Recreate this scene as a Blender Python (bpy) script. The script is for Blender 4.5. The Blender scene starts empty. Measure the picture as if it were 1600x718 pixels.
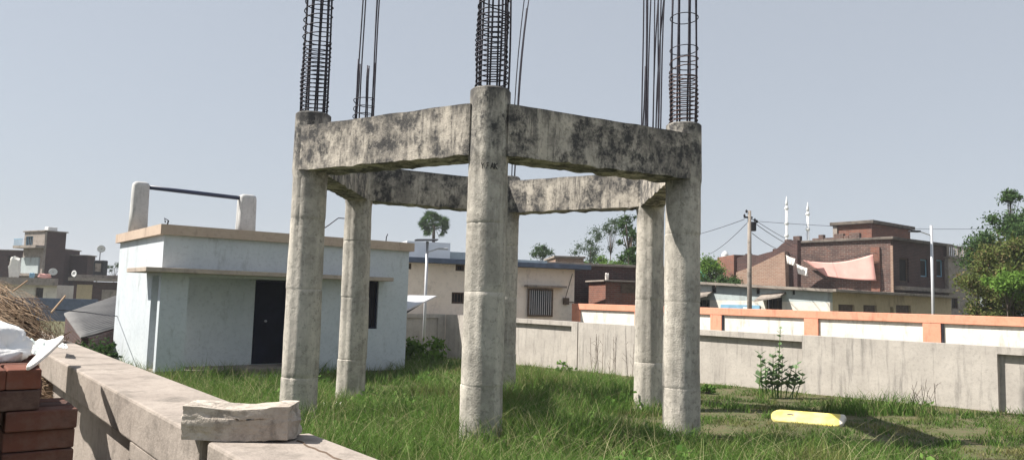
import bpy, math, random
import numpy as np
from mathutils import Vector, Matrix, noise
random.seed(7); RNG = np.random.default_rng(7)
SC = bpy.context.scene; COL = SC.collection
R = math.radians
# ------------------------------------------------------------------ camera
EYE = 1.6
FOC, PIT, ROL = 1192.7, 0.0909, 0.0273
cam_d = bpy.data.cameras.new('camera'); cam = bpy.data.objects.new('camera', cam_d); COL.objects.link(cam)
cam_d.sensor_width = 36; cam_d.lens = 36*FOC/1600; cam_d.clip_start = .05; cam_d.clip_end = 3000
_F = Vector((0, math.cos(PIT), math.sin(PIT))); _U = Vector((0, -math.sin(PIT), math.cos(PIT))); _R = Vector((1, 0, 0))
_r = _R*math.cos(ROL) + _U*math.sin(ROL); _u = -_R*math.sin(ROL) + _U*math.cos(ROL)
cam.matrix_world = Matrix(((_r.x, _u.x, -_F.x, 0), (_r.y, _u.y, -_F.y, 0), (_r.z, _u.z, -_F.z, EYE), (0, 0, 0, 1)))
SC.camera = cam
# ------------------------------------------------------------------ sky, sun, exposure
SUN_EL = R(49.5); SUN_DIR = Vector((-1.0*math.cos(SUN_EL), .0*math.cos(SUN_EL), math.sin(SUN_EL))).normalized()
W = bpy.data.worlds.new('World'); SC.world = W; W.use_nodes = True
nt = W.node_tree; nt.nodes.clear()
sky = nt.nodes.new('ShaderNodeTexSky'); sky.sky_type = 'NISHITA'; sky.sun_disc = False
sky.sun_elevation = SUN_EL; sky.sun_rotation = math.atan2(SUN_DIR.x, SUN_DIR.y)
sky.air_density = 1.15; sky.dust_density = 1.0; sky.ozone_density = 1.2; sky.altitude = 100
hs = nt.nodes.new('ShaderNodeHueSaturation'); hs.inputs['Saturation'].default_value = .45
tint = nt.nodes.new('ShaderNodeMix'); tint.data_type = 'RGBA'; tint.blend_type = 'MULTIPLY'
tint.inputs['Factor'].default_value = 1; tint.inputs['B'].default_value = (.97, .99, 1.02, 1)
bg = nt.nodes.new('ShaderNodeBackground'); bg.inputs['Strength'].default_value = .066
wo = nt.nodes.new('ShaderNodeOutputWorld')
nt.links.new(sky.outputs[0], hs.inputs['Color']); nt.links.new(hs.outputs[0], tint.inputs['A'])
nt.links.new(tint.outputs['Result'], bg.inputs[0])
veil = nt.nodes.new('ShaderNodeBackground'); veil.inputs[0].default_value = (.221, .243, .276, 1); veil.inputs[1].default_value = 1   # even high haze veil
mxs = nt.nodes.new('ShaderNodeMixShader'); mxs.inputs[0].default_value = .74
nt.links.new(bg.outputs[0], mxs.inputs[1]); nt.links.new(veil.outputs[0], mxs.inputs[2]); nt.links.new(mxs.outputs[0], wo.inputs[0])
sd = bpy.data.lights.new('sun', 'SUN'); sd.energy = 4.3; sd.angle = R(.6); sd.color = (1, .945, .86)
so = bpy.data.objects.new('sun', sd); COL.objects.link(so); so.rotation_euler = SUN_DIR.to_track_quat('Z', 'Y').to_euler()
so.location = (-20, 8, 30)
vs = SC.view_settings; vs.view_transform = 'Standard'; vs.look = 'None'; vs.gamma = 1; vs.exposure = 1.15; vs.use_curve_mapping = False
SC.cycles.max_bounces = 6; SC.cycles.transparent_max_bounces = 8

# ------------------------------------------------------------------ geometry of the view
def ray(px, py):
    u2 = (px-800)/FOC; v2 = (359-py)/FOC
    u = u2*math.cos(ROL) - v2*math.sin(ROL); v = u2*math.sin(ROL) + v2*math.cos(ROL)
    return Vector((u, math.cos(PIT)-math.sin(PIT)*v, math.sin(PIT)+math.cos(PIT)*v))
def at(px, py, Y):
    d = ray(px, py); return Vector((0, 0, EYE)) + d*(Y/d.y)
def ground(x, y):
    s = -.613*(x-7.6) + .79*(y-11.4); s = max(-9, min(16, s))
    z = -.023*s
    z -= .12*math.exp(-(((x+2.53)**2+(y-12.4)**2)/.6))
    z += .035*noise.noise(Vector((x*.7, y*.7, 0)))*max(0, 1-(abs(x)+abs(y))/60)
    return z
# compound axes: A runs along the side walls towards the viewer's right, B across
AX = Vector((.613, -.79, 0)).normalized(); BX = Vector((.79, .613, 0)).normalized()
ANG_A = math.atan2(AX.y, AX.x); ANG_B = math.atan2(BX.y, BX.x)

# ------------------------------------------------------------------ object helpers
def props(o, label=None, cat=None, group=None, kind=None):
    if label: o['label'] = label
    if cat: o['category'] = cat
    if group: o['group'] = group
    if kind: o['kind'] = kind
    return o
def thing(name, label, cat, loc=(0, 0, 0), rz=0, group=None):
    o = bpy.data.objects.new(name, None); COL.objects.link(o); o.empty_display_size = .2
    o.location = loc; o.rotation_euler = (0, 0, rz)
    return props(o, label, cat, group)
class MB:
    def __init__(s): s.v = []; s.f = []
    def add(s, vs_, fs): n = len(s.v); s.v += [tuple(p) for p in vs_]; s.f += [tuple(i+n for i in f) for f in fs]; return s
    def box(s, x0, x1, y0, y1, z0, z1):
        return s.add([(x0,y0,z0),(x1,y0,z0),(x1,y1,z0),(x0,y1,z0),(x0,y0,z1),(x1,y0,z1),(x1,y1,z1),(x0,y1,z1)],
                     [(0,3,2,1),(4,5,6,7),(0,1,5,4),(1,2,6,5),(2,3,7,6),(3,0,4,7)])
    def hexa(s, p): # 8 points bottom 4 then top 4
        return s.add(p, [(0,3,2,1),(4,5,6,7),(0,1,5,4),(1,2,6,5),(2,3,7,6),(3,0,4,7)])
    def prism(s, pts, d):   # planar polygon list of 3d points extruded by vector d
        n = len(pts); d = Vector(d); a = [Vector(p) for p in pts]
        return s.add(a+[p+d for p in a], [tuple(range(n))[::-1], tuple(range(n, 2*n))]+[(i, (i+1) % n, n+(i+1) % n, n+i) for i in range(n)])
    def tube(s, pts, r, n=6, r1=None, cap=True):
        pts = [Vector(p) for p in pts]; m = len(pts); vs_ = []
        for i, p in enumerate(pts):
            t = (pts[min(i+1, m-1)]-pts[max(i-1, 0)]).normalized()
            a = t.cross(Vector((0, 0, 1)) if abs(t.z) < .9 else Vector((1, 0, 0))).normalized(); b = t.cross(a)
            rr = r if r1 is None else r+(r1-r)*i/(m-1)
            if isinstance(r, (list, tuple)): rr = r[i]
            vs_ += [p+(a*math.cos(k*2*math.pi/n)+b*math.sin(k*2*math.pi/n))*rr for k in range(n)]
        fs = [(i*n+k, i*n+(k+1) % n, (i+1)*n+(k+1) % n, (i+1)*n+k) for i in range(m-1) for k in range(n)]
        if cap: fs += [tuple(range(n))[::-1], tuple(range((m-1)*n, m*n))]
        return s.add(vs_, fs)
    def build(s, name, mat, parent=None, smooth=False, bevel=0, loc=None):
        me = bpy.data.meshes.new(name); me.from_pydata(s.v, [], s.f); me.materials.append(mat)
        o = bpy.data.objects.new(name, me); COL.objects.link(o)
        if parent: o.parent = parent
        if loc is not None: o.location = loc
        if smooth: me.polygons.foreach_set('use_smooth', [True]*len(me.polygons))
        if bevel:
            b = o.modifiers.new('edge', 'BEVEL'); b.width = bevel; b.segments = 2; b.limit_method = 'ANGLE'; b.angle_limit = R(40)
        return o
def np_mesh(name, V, loops, sizes, mat, parent=None, smooth=False):
    me = bpy.data.meshes.new(name); V = np.ascontiguousarray(V, dtype=np.float32)
    me.vertices.add(len(V)); me.vertices.foreach_set('co', V.ravel())
    me.loops.add(len(loops)); me.loops.foreach_set('vertex_index', np.asarray(loops, dtype=np.int32))
    sizes = np.asarray(sizes, dtype=np.int32); st = np.concatenate(([0], np.cumsum(sizes)[:-1])).astype(np.int32)
    me.polygons.add(len(sizes)); me.polygons.foreach_set('loop_start', st); me.polygons.foreach_set('loop_total', sizes)
    me.update(calc_edges=True); me.materials.append(mat)
    o = bpy.data.objects.new(name, me); COL.objects.link(o)
    if parent: o.parent = parent
    return o
def grid_wall(u0, u1, z0, z1, holes, t=.12, y=0):
    """wall slab y..y+t with real rectangular openings"""
    us = sorted({u0, u1, *[h[0] for h in holes], *[h[1] for h in holes]}); zs = sorted({z0, z1, *[h[2] for h in holes], *[h[3] for h in holes]})
    us = [u for u in us if u0 <= u <= u1]; zs = [z for z in zs if z0 <= z <= z1]
    def solid(i, j):
        if i < 0 or j < 0 or i >= len(us)-1 or j >= len(zs)-1: return False
        cu = (us[i]+us[i+1])/2; cz = (zs[j]+zs[j+1])/2
        return not any(h[0] < cu < h[1] and h[2] < cz < h[3] for h in holes)
    m = MB(); y1 = y+t
    for i in range(len(us)-1):
        for j in range(len(zs)-1):
            if not solid(i, j): continue
            a, b, c, d = us[i], us[i+1], zs[j], zs[j+1]
            m.add([(a,y,c),(b,y,c),(b,y,d),(a,y,d)], [(0,1,2,3)]); m.add([(a,y1,c),(b,y1,c),(b,y1,d),(a,y1,d)], [(3,2,1,0)])
            if not solid(i-1, j): m.add([(a,y,c),(a,y,d),(a,y1,d),(a,y1,c)], [(0,1,2,3)])
            if not solid(i+1, j): m.add([(b,y,c),(b,y,d),(b,y1,d),(b,y1,c)], [(3,2,1,0)])
            if not solid(i, j-1): m.add([(a,y,c),(b,y,c),(b,y1,c),(a,y1,c)], [(3,2,1,0)])
            if not solid(i, j+1): m.add([(a,y,d),(b,y,d),(b,y1,d),(a,y1,d)], [(0,1,2,3)])
    return m
class Fac:
    """vertical facade plane through P0 (x, y); local x along it, local y away behind it"""
    def __init__(s, P0, ang): s.p = Vector((P0[0], P0[1], 0)); s.a = ang; s.d = Vector((math.cos(ang), math.sin(ang), 0)); s.n = Vector((-math.sin(ang), math.cos(ang), 0))
    def uz(s, px, py, off=0):
        d = ray(px, py); o = Vector((0, 0, EYE)); k = ((s.p-o).dot(s.n)+off)/d.dot(s.n); q = o+d*k
        return (q-s.p).dot(s.d), q.z
    def loc(s, P):
        q = Vector(P)-s.p; return Vector((q.dot(s.d), q.dot(s.n), P[2]))

# ------------------------------------------------------------------ materials
class NM:
    def __init__(s, name):
        s.m = bpy.data.materials.new(name); s.m.use_nodes = True; s.t = s.m.node_tree
        s.b = s.t.nodes['Principled BSDF']; s.out = s.t.nodes['Material Output']; s.co = None
    def n(s, ty, props_=None, **inp):
        nd = s.t.nodes.new('ShaderNode'+ty)
        for k, v in (props_ or {}).items(): setattr(nd, k, v)
        for k, v in inp.items():
            k = k.replace('_', ' ')
            sock = nd.inputs[int(k[1:])] if k[0] == 'i' and k[1:].isdigit() else nd.inputs[k]
            if hasattr(v, 'is_output'): s.t.links.new(v, sock)
            else: sock.default_value = v
        return nd
    def obj(s):
        if s.co is None: s.co = s.n('TexCoord').outputs['Object']
        return s.co
    def noise(s, scale, detail=4, rough=.55, vec=None, stretch=None, seed=0):
        vec = vec or s.obj()
        if stretch or seed: vec = s.n('Mapping', Vector=vec, Scale=stretch or (1, 1, 1), Location=(seed*3.1, seed*1.7, seed*2.3)).outputs[0]
        return s.n('TexNoise', Vector=vec, Scale=scale, Detail=detail, Roughness=rough).outputs['Fac']
    def ramp(s, fac, a, b, ca=(0, 0, 0, 1), cb=(1, 1, 1, 1)):
        r = s.n('ValToRGB', Fac=fac); e = r.color_ramp.elements; e[0].position = a; e[1].position = b; e[0].color = ca; e[1].color = cb
        return r.outputs['Color']
    def mix(s, fac, a, b, mode='MIX'):
        nd = s.n('Mix', {'data_type': 'RGBA', 'blend_type': mode})
        for k, v in (('Factor', fac), ('A', a), ('B', b)):
            sk = [i for i in nd.inputs if i.name == k and (i.type == ('VALUE' if k == 'Factor' else 'RGBA'))][0]
            if hasattr(v, 'is_output'): s.t.links.new(v, sk)
            else: sk.default_value = v if k == 'Factor' else (*v[:3], 1)
        return [o for o in nd.outputs if o.type == 'RGBA'][0]
    def math(s, op, a, b=0, clamp=False):
        nd = s.n('Math', {'operation': op, 'use_clamp': clamp})
        for i, v in enumerate((a, b)):
            if hasattr(v, 'is_output'): s.t.links.new(v, nd.inputs[i])
            else: nd.inputs[i].default_value = v
        return nd.outputs[0]
    def sep(s, vec=None): return s.n('SeparateXYZ', Vector=vec or s.obj()).outputs
    def comb(s, x, y, z=0): return s.n('CombineXYZ', X=x, Y=y, Z=z).outputs[0]
    def bump(s, h, strength=.3, dist=.02):
        s.t.links.new(s.n('Bump', Height=h, Strength=strength, Distance=dist).outputs[0], s.b.inputs['Normal'])
    def done(s, col, rough=.9, metal=0, spec=.3):
        if hasattr(col, 'is_output'): s.t.links.new(col, s.b.inputs['Base Color'])
        else: s.b.inputs['Base Color'].default_value = (*col[:3], 1)
        if hasattr(rough, 'is_output'): s.t.links.new(rough, s.b.inputs['Roughness'])
        else: s.b.inputs['Roughness'].default_value = rough
        s.b.inputs['Metallic'].default_value = metal; s.b.inputs['Specular IOR Level'].default_value = spec
        return s.m
def plain(name, col, rough=.7, var=.25, scale=4, metal=0, bump=0, spec=.3):
    m = NM(name); f = m.noise(scale, 5)
    c = m.mix(m.ramp(f, .3, .7), [x*(1-var) for x in col], [min(1, x*(1+var)) for x in col])
    if bump: m.bump(m.noise(scale*6, 4), bump, .01)
    return m.done(c, rough, metal, spec)
def concrete(name, light, mid, dark, z0=None, damp=None, amt=.5, streak=(3, 3, .5), sc=1.6, bump=.5, green=False):
    m = NM(name)
    c = m.mix(m.ramp(m.noise(sc*1.3, 6, .6), .35, .68), light, mid)
    c = m.mix(m.math('MULTIPLY', m.ramp(m.noise(sc*9, 5, .7, seed=2), .5, .72), .45), c, [x*.62 for x in mid])
    st = m.ramp(m.noise(sc, 7, .68, stretch=streak, seed=1), .62-.28*amt, .80-.28*amt)
    if z0 is not None:
        z = m.sep()[2]; k = m.math('MULTIPLY', m.math('SUBTRACT', z, z0), 2.2, True)
        k = m.math('ADD', m.math('MULTIPLY', k, .85), .18)
        st = m.math('MULTIPLY', st, k)
    c = m.mix(m.math('MULTIPLY', st, .85), c, dark)
    if damp is not None:      # mud splash and damp along the foot of the wall
        dm = m.math('MULTIPLY', m.math('SUBTRACT', m.math('ADD', damp, m.math('MULTIPLY', m.noise(2.6, 7, .7, seed=8), .9)), m.sep()[2]), 3, True)
        c = m.mix(m.math('MULTIPLY', dm, m.ramp(m.noise(9, 5, .7, seed=3), .3, .65)), c, [v*1.2 for v in dark])
    if green:
        c = m.mix(m.math('MULTIPLY', m.ramp(m.noise(.9, 4, seed=5), .5, .65), .35), c, (.16, .18, .14))
    h = m.math('ADD', m.math('MULTIPLY', m.noise(14, 6, .65, seed=3), 1), m.math('MULTIPLY', m.noise(60, 3, .6), .5))
    m.bump(h, bump, .012)
    return m.done(c, .92, 0, .25)
def brickmat(name, c1, c2, mortar, scale=1, bw=.25, bh=.078, ms=.012, grime=.5, gcol=(.05, .04, .04)):
    m = NM(name); x, y, z = m.sep()[:3]
    v = m.comb(m.math('ADD', x, y), z)
    b = m.n('TexBrick', {'offset': .5}, Vector=v, Color1=(*c1, 1), Color2=(*c2, 1), Mortar=(*mortar, 1), Scale=scale,
            **{'Mortar_Size': ms, 'Bias': 0., 'Brick_Width': bw, 'Row_Height': bh, 'Mortar_Smooth': .2})
    c = m.mix(m.math('MULTIPLY', m.ramp(m.noise(1.1, 6, .7), .42, .66), grime), b.outputs['Color'], gcol)
    c = m.mix(m.math('MULTIPLY', m.ramp(m.noise(7, 4, .6, seed=4), .5, .7), .35), c, mortar)
    m.bump(m.math('SUBTRACT', 1, b.outputs['Fac']), .5, .01)
    return m.done(c, .95, 0, .2)
def leafmat(name, a, b, c=None, tr=.35, patch=None):
    m = NM(name); rnd = m.n('NewGeometry').outputs['Random Per Island']
    col = m.mix(rnd, a, b)
    if c is not None: col = m.mix(m.math('GREATER_THAN', rnd, .86), col, c)
    if patch: # colour varies with the place where the plant grows
        col = m.mix(m.ramp(m.noise(patch[1], 4, .6), patch[2], patch[3]), col, m.mix(rnd, patch[0], [x*.6 for x in patch[0]]))
    m.done(col, .85, 0, .12)
    ts = m.n('BsdfTranslucent', Color=col); mx = m.n('MixShader', Fac=tr)
    m.t.links.new(m.b.outputs[0], mx.inputs[1]); m.t.links.new(ts.outputs[0], mx.inputs[2]); m.t.links.new(mx.outputs[0], m.out.inputs['Surface'])
    return m.m
M = {}
def old_concrete(name, light, mid, z_dark, z_w, top, low, edge=1.):
    m = NM(name); z = m.sep()[2]
    c = m.mix(m.ramp(m.noise(2.3, 8, .68), .44, .56), light, mid)
    c = m.mix(m.math('MULTIPLY', m.ramp(m.noise(1.5, 7, .7, stretch=(4, 4, .45), seed=7), .50, .58), .45), c, [min(1, v*1.3) for v in light])   # pale lime runs
    c = m.mix(m.math('MULTIPLY', m.ramp(m.noise(17, 5, .75, seed=2), .52, .66), .6), c, [x*.45 for x in mid])
    big = m.ramp(m.noise(1.25, 9, .72, stretch=(1.4, 1.4, .8), seed=1), .455, .52)
    runs = m.ramp(m.noise(2.2, 8, .72, stretch=(4.5, 4.5, .35), seed=9), .50, .57)
    fine = m.ramp(m.noise(6.5, 8, .78, seed=4), .40, .56)
    st = m.math('MULTIPLY', m.math('MAXIMUM', big, m.math('MULTIPLY', runs, .8)), m.math('ADD', m.math('MULTIPLY', fine, .8), .2))
    k = m.math('ADD', m.math('MULTIPLY', m.math('MULTIPLY', m.math('SUBTRACT', z, z_dark), z_w, True), 1-low), low)
    st = m.math('MULTIPLY', st, k)
    e = m.math('MULTIPLY', m.math('SUBTRACT', m.math('ADD', z, m.math('MULTIPLY', m.noise(3.4, 8, .75, stretch=(2, 2, .5), seed=6), .7)), top), 6, True)
    st = m.math('MAXIMUM', st, m.math('MULTIPLY', e, .9*edge))
    c = m.mix(m.math('MULTIPLY', st, .95), c, (.045, .045, .048))
    b = m.math('ADD', m.math('MULTIPLY', m.noise(12, 7, .7, seed=3), 1), m.math('MULTIPLY', m.noise(60, 3, .6), .5)); m.bump(b, .75, .014)
    return m.done(c, .92, 0, .25)
M['tower'] = old_concrete('tower_concrete', (.50, .465, .41), (.36, .335, .295), 2.75, 1.6, 4.05, .20)
M['beam'] = old_concrete('beam_concrete', (.52, .47, .405), (.28, .255, .225), 2.2, 2.0, 3.96, .5)
M['plaster'] = concrete('wall_plaster', (.345, .30, .265), (.265, .228, .20), (.13, .115, .10), amt=.38, streak=(2, 2, 1.6), sc=2.2, bump=.5)
M['plaster_far'] = concrete('far_wall_plaster', (.46, .425, .385), (.37, .34, .31), (.17, .16, .15), amt=.34, streak=(4.5, 4.5, .4), sc=1.9, bump=.35)
M['limewash'] = concrete('limewash', (.55, .59, .62), (.49, .535, .57), (.24, .26, .26), amt=.10, streak=(2.5, 2.5, .7), sc=1.5, bump=.25, damp=-.35)
M['post_white'] = concrete('roof_post_plaster', (.55, .55, .54), (.42, .42, .42), (.18, .18, .18), amt=.3, streak=(3, 3, .6), sc=2, bump=.3)
M['peach'] = concrete('peach_paint', (.50, .40, .32), (.44, .34, .27), (.22, .17, .13), amt=.15, streak=(3, 3, 1), sc=1.2, bump=.1)
M['chajja'] = concrete('sunshade_concrete', (.46, .39, .32), (.34, .29, .25), (.14, .12, .11), amt=.3, streak=(2, 2, 2), bump=.2)
M['plinth'] = plain('plinth_paint', (.035, .04, .06), .7, .4)
M['door'] = plain('door_paint', (.008, .011, .024), .8, .35, 3, spec=.08)
M['steel'] = plain('rusty_rebar', (.035, .032, .045), .65, .5, 8, metal=.3)
M['steel_rust'] = plain('binding_wire', (.09, .055, .05), .8, .5, 8, metal=.2)
M['blue_pipe'] = plain('blue_pipe', (.03, .04, .08), .4, .2)
M['orange'] = concrete('orange_paint', (.76, .34, .23), (.68, .29, .19), (.38, .17, .12), amt=.3, streak=(3, 3, .8), bump=.1)
M['white_panel'] = concrete('white_wall_paint', (.78, .75, .69), (.68, .64, .58), (.38, .36, .32), damp=.35, amt=.32, streak=(3, 3, .7), bump=.1)
M['cream'] = concrete('cream_paint', (.86, .76, .66), (.80, .69, .59), (.36, .29, .24), amt=.10, streak=(2, 2, .8), sc=.8, bump=.1)
M['slate'] = plain('slate_paint', (.10, .13, .19), .7, .2)
M['white'] = plain('white_paint', (.70, .70, .70), .7, .08, 2)
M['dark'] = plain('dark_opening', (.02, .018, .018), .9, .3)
M['brick_red'] = brickmat('red_brick', (.24, .09, .06), (.17, .065, .05), (.20, .15, .12), grime=.35)
M['brick_dark'] = brickmat('sooty_shaded_brick', (.10, .05, .045), (.065, .035, .035), (.11, .09, .085), grime=.6)  # brick of the dark houses; on some walls it carries shade as colour
M['brick_pale'] = brickmat('dusty_brick', (.30, .19, .14), (.24, .14, .10), (.34, .28, .23), grime=.2)
M['brick_mix'] = brickmat('weathered_brick', (.15, .075, .06), (.09, .05, .045), (.19, .16, .14), grime=.75, bh=.10, bw=.30, ms=.016)
M['yellow_wall'] = concrete('yellow_limewash', (.52, .43, .28), (.44, .36, .24), (.20, .16, .12), amt=.25, streak=(2, 2, .6), sc=.7, bump=.1)
M['white_wall'] = concrete('dirty_limewash', (.74, .70, .62), (.62, .58, .52), (.28, .25, .22), amt=.22, streak=(2, 2, .7), sc=.7, bump=.1)
M['blue_wash'] = concrete('blue_limewash', (.44, .50, .50), (.38, .42, .43), (.20, .20, .20), amt=.25, streak=(2, 2, .6), sc=.7, bump=.1)
M['slab'] = concrete('old_slab', (.32, .28, .24), (.22, .19, .17), (.08, .07, .065), amt=.4, streak=(1.5, 1.5, 2), sc=1.5, bump=.3)
M['slab_dark'] = concrete('sooty_slab', (.17, .145, .125), (.11, .095, .085), (.05, .045, .04), amt=.5, streak=(1.5, 1.5, 2), sc=2, bump=.4)
M['wood'] = plain('old_wood', (.10, .07, .05), .85, .4, 6)
M['bark'] = plain('bark', (.10, .08, .065), .95, .35, 8, bump=.6)
M['glass'] = None
m = NM('window_glass'); m.done((.03, .04, .045), .12, 0, .35); M['glass'] = m.m
m = NM('galvanised'); M['galv'] = m.done(m.mix(m.noise(5), (.42, .43, .45), (.56, .57, .6)), .5, .3, .4)
m = NM('corrugated_tin'); c = m.mix(m.ramp(m.noise(1.2, 5), .35, .7), (.22, .215, .21), (.16, .155, .155)); M['tin'] = m.done(c, .75, 0, .25)
m = NM('loose_brick'); ri = m.n('ObjectInfo').outputs['Random']; c = m.mix(ri, (.07, .042, .036), (.17, .066, .045)); c = m.mix(m.math('MULTIPLY', m.ramp(m.noise(9, 6, .7), .45, .7), .6), c, (.17, .12, .10)); c = m.mix(m.math('MULTIPLY', m.ramp(m.noise(4, 6, .7, seed=3), .5, .65), .5), c, (.045, .032, .03)); m.bump(m.noise(40, 5), .6, .006); M['brick'] = m.done(c, .95, 0, .15)
M['sack'] = plain('woven_plastic', (.72, .71, .70), .55, .07, 9, bump=.25)
m = NM('printed_bag'); w = m.noise(9, 3, .5, stretch=(1, 3, 1)); c = m.mix(m.math('MULTIPLY', m.ramp(w, .55, .62), .35), (.74, .76, .73), (.30, .50, .42)); M['bag'] = m.done(c, .6)
M['tile'] = plain('chalky_tile', (.68, .64, .60), .85, .15, 12, bump=.4)
m = NM('straw'); rnd = m.n('NewGeometry').outputs['Random Per Island']; c = m.mix(rnd, (.16, .095, .055), (.48, .34, .22)); M['straw'] = m.done(c, .8)
M['straw_core'] = plain('straw_core', (.07, .045, .03), .95, .4, 8)
M['chunk'] = concrete('whitewashed_chunk', (.50, .45, .39), (.33, .28, .24), (.12, .10, .085), amt=.35, streak=(3, 3, 2.5), sc=5, bump=1.0)
m = NM('marker_paint'); z = m.sep(); k = m.ramp(m.math('ADD', z[0], m.math('MULTIPLY', m.noise(9), .08)), .95, .97)
c = m.mix(k, m.mix(m.ramp(m.noise(5), .4, .7), (.74, .60, .13), (.72, .64, .28)), (.62, .58, .50))
c = m.mix(m.math('MULTIPLY', m.ramp(m.noise(16, 5, .7, seed=3), .58, .68), .5), c, (.30, .25, .16)); M['marker'] = m.done(c, .85)
M['pink'] = plain('pink_cotton', (.70, .38, .34), .9, .1, 2, bump=.2)
M['cotton'] = plain('white_cotton', (.72, .70, .66), .9, .1)
M['teal'] = plain('teal_paint', (.06, .30, .26), .6, .15)
M['blue'] = plain('blue_paint', (.20, .38, .52), .6, .15)
M['black_plastic'] = plain('black_plastic', (.02, .02, .024), .5, .2)
M['paint_mark'] = plain('black_paint_mark', (.03, .03, .03), .8, .3)
M['leaf_grass'] = leafmat('grass_blades', (.075, .15, .03), (.14, .23, .05), (.26, .25, .12), .35, patch=((.25, .20, .085), .55, .56, .72))
M['leaf_dry'] = leafmat('dry_lawn_blades', (.16, .17, .06), (.26, .23, .10), (.34, .28, .15), .3, patch=((.08, .16, .03), .8, .36, .54))
M['seed_stalk'] = leafmat('seed_stalks', (.34, .33, .17), (.50, .46, .27), None, .3)
M['leaf_weed'] = leafmat('weed_leaves', (.09, .19, .04), (.18, .30, .07), None, .35)
M['leaf_calo'] = leafmat('milkweed_leaves', (.12, .19, .09), (.20, .28, .15), None, .2)
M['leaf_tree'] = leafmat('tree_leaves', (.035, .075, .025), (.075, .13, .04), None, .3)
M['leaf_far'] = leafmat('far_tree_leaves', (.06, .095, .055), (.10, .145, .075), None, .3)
M['leaf_olive'] = leafmat('olive_leaves', (.075, .10, .028), (.15, .175, .05), (.19, .15, .07), .3)
M['leaf_bright'] = leafmat('bright_leaves', (.09, .17, .03), (.16, .27, .05), None, .35)
m = NM('soil'); c = m.mix(m.ramp(m.noise(.8, 6), .35, .65), (.085, .075, .04), (.12, .10, .055)); c = m.mix(m.ramp(m.noise(6, 5), .4, .7), c, (.07, .09, .03)); m.bump(m.noise(12, 6), .6, .03); M['soil'] = m.done(c, .98)

# ------------------------------------------------------------------ ground
def axis_pts(a, b, c, d, s): return list(np.arange(a, b, 14))+list(np.arange(b, c, s))+list(np.arange(c, d+1, 14))
xs = axis_pts(-700, -14, 14, 700, .5); ys = axis_pts(-120, -2, 28, 1400, .5)
mb = MB(); mb.v = [(x, y, ground(x, y)) for y in ys for x in xs]; nx = len(xs)
mb.f = [(j*nx+i, j*nx+i+1, (j+1)*nx+i+1, (j+1)*nx+i) for j in range(len(ys)-1) for i in range(nx-1)]
props(mb.build('ground', M['soil'], smooth=True), kind='structure')

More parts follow.
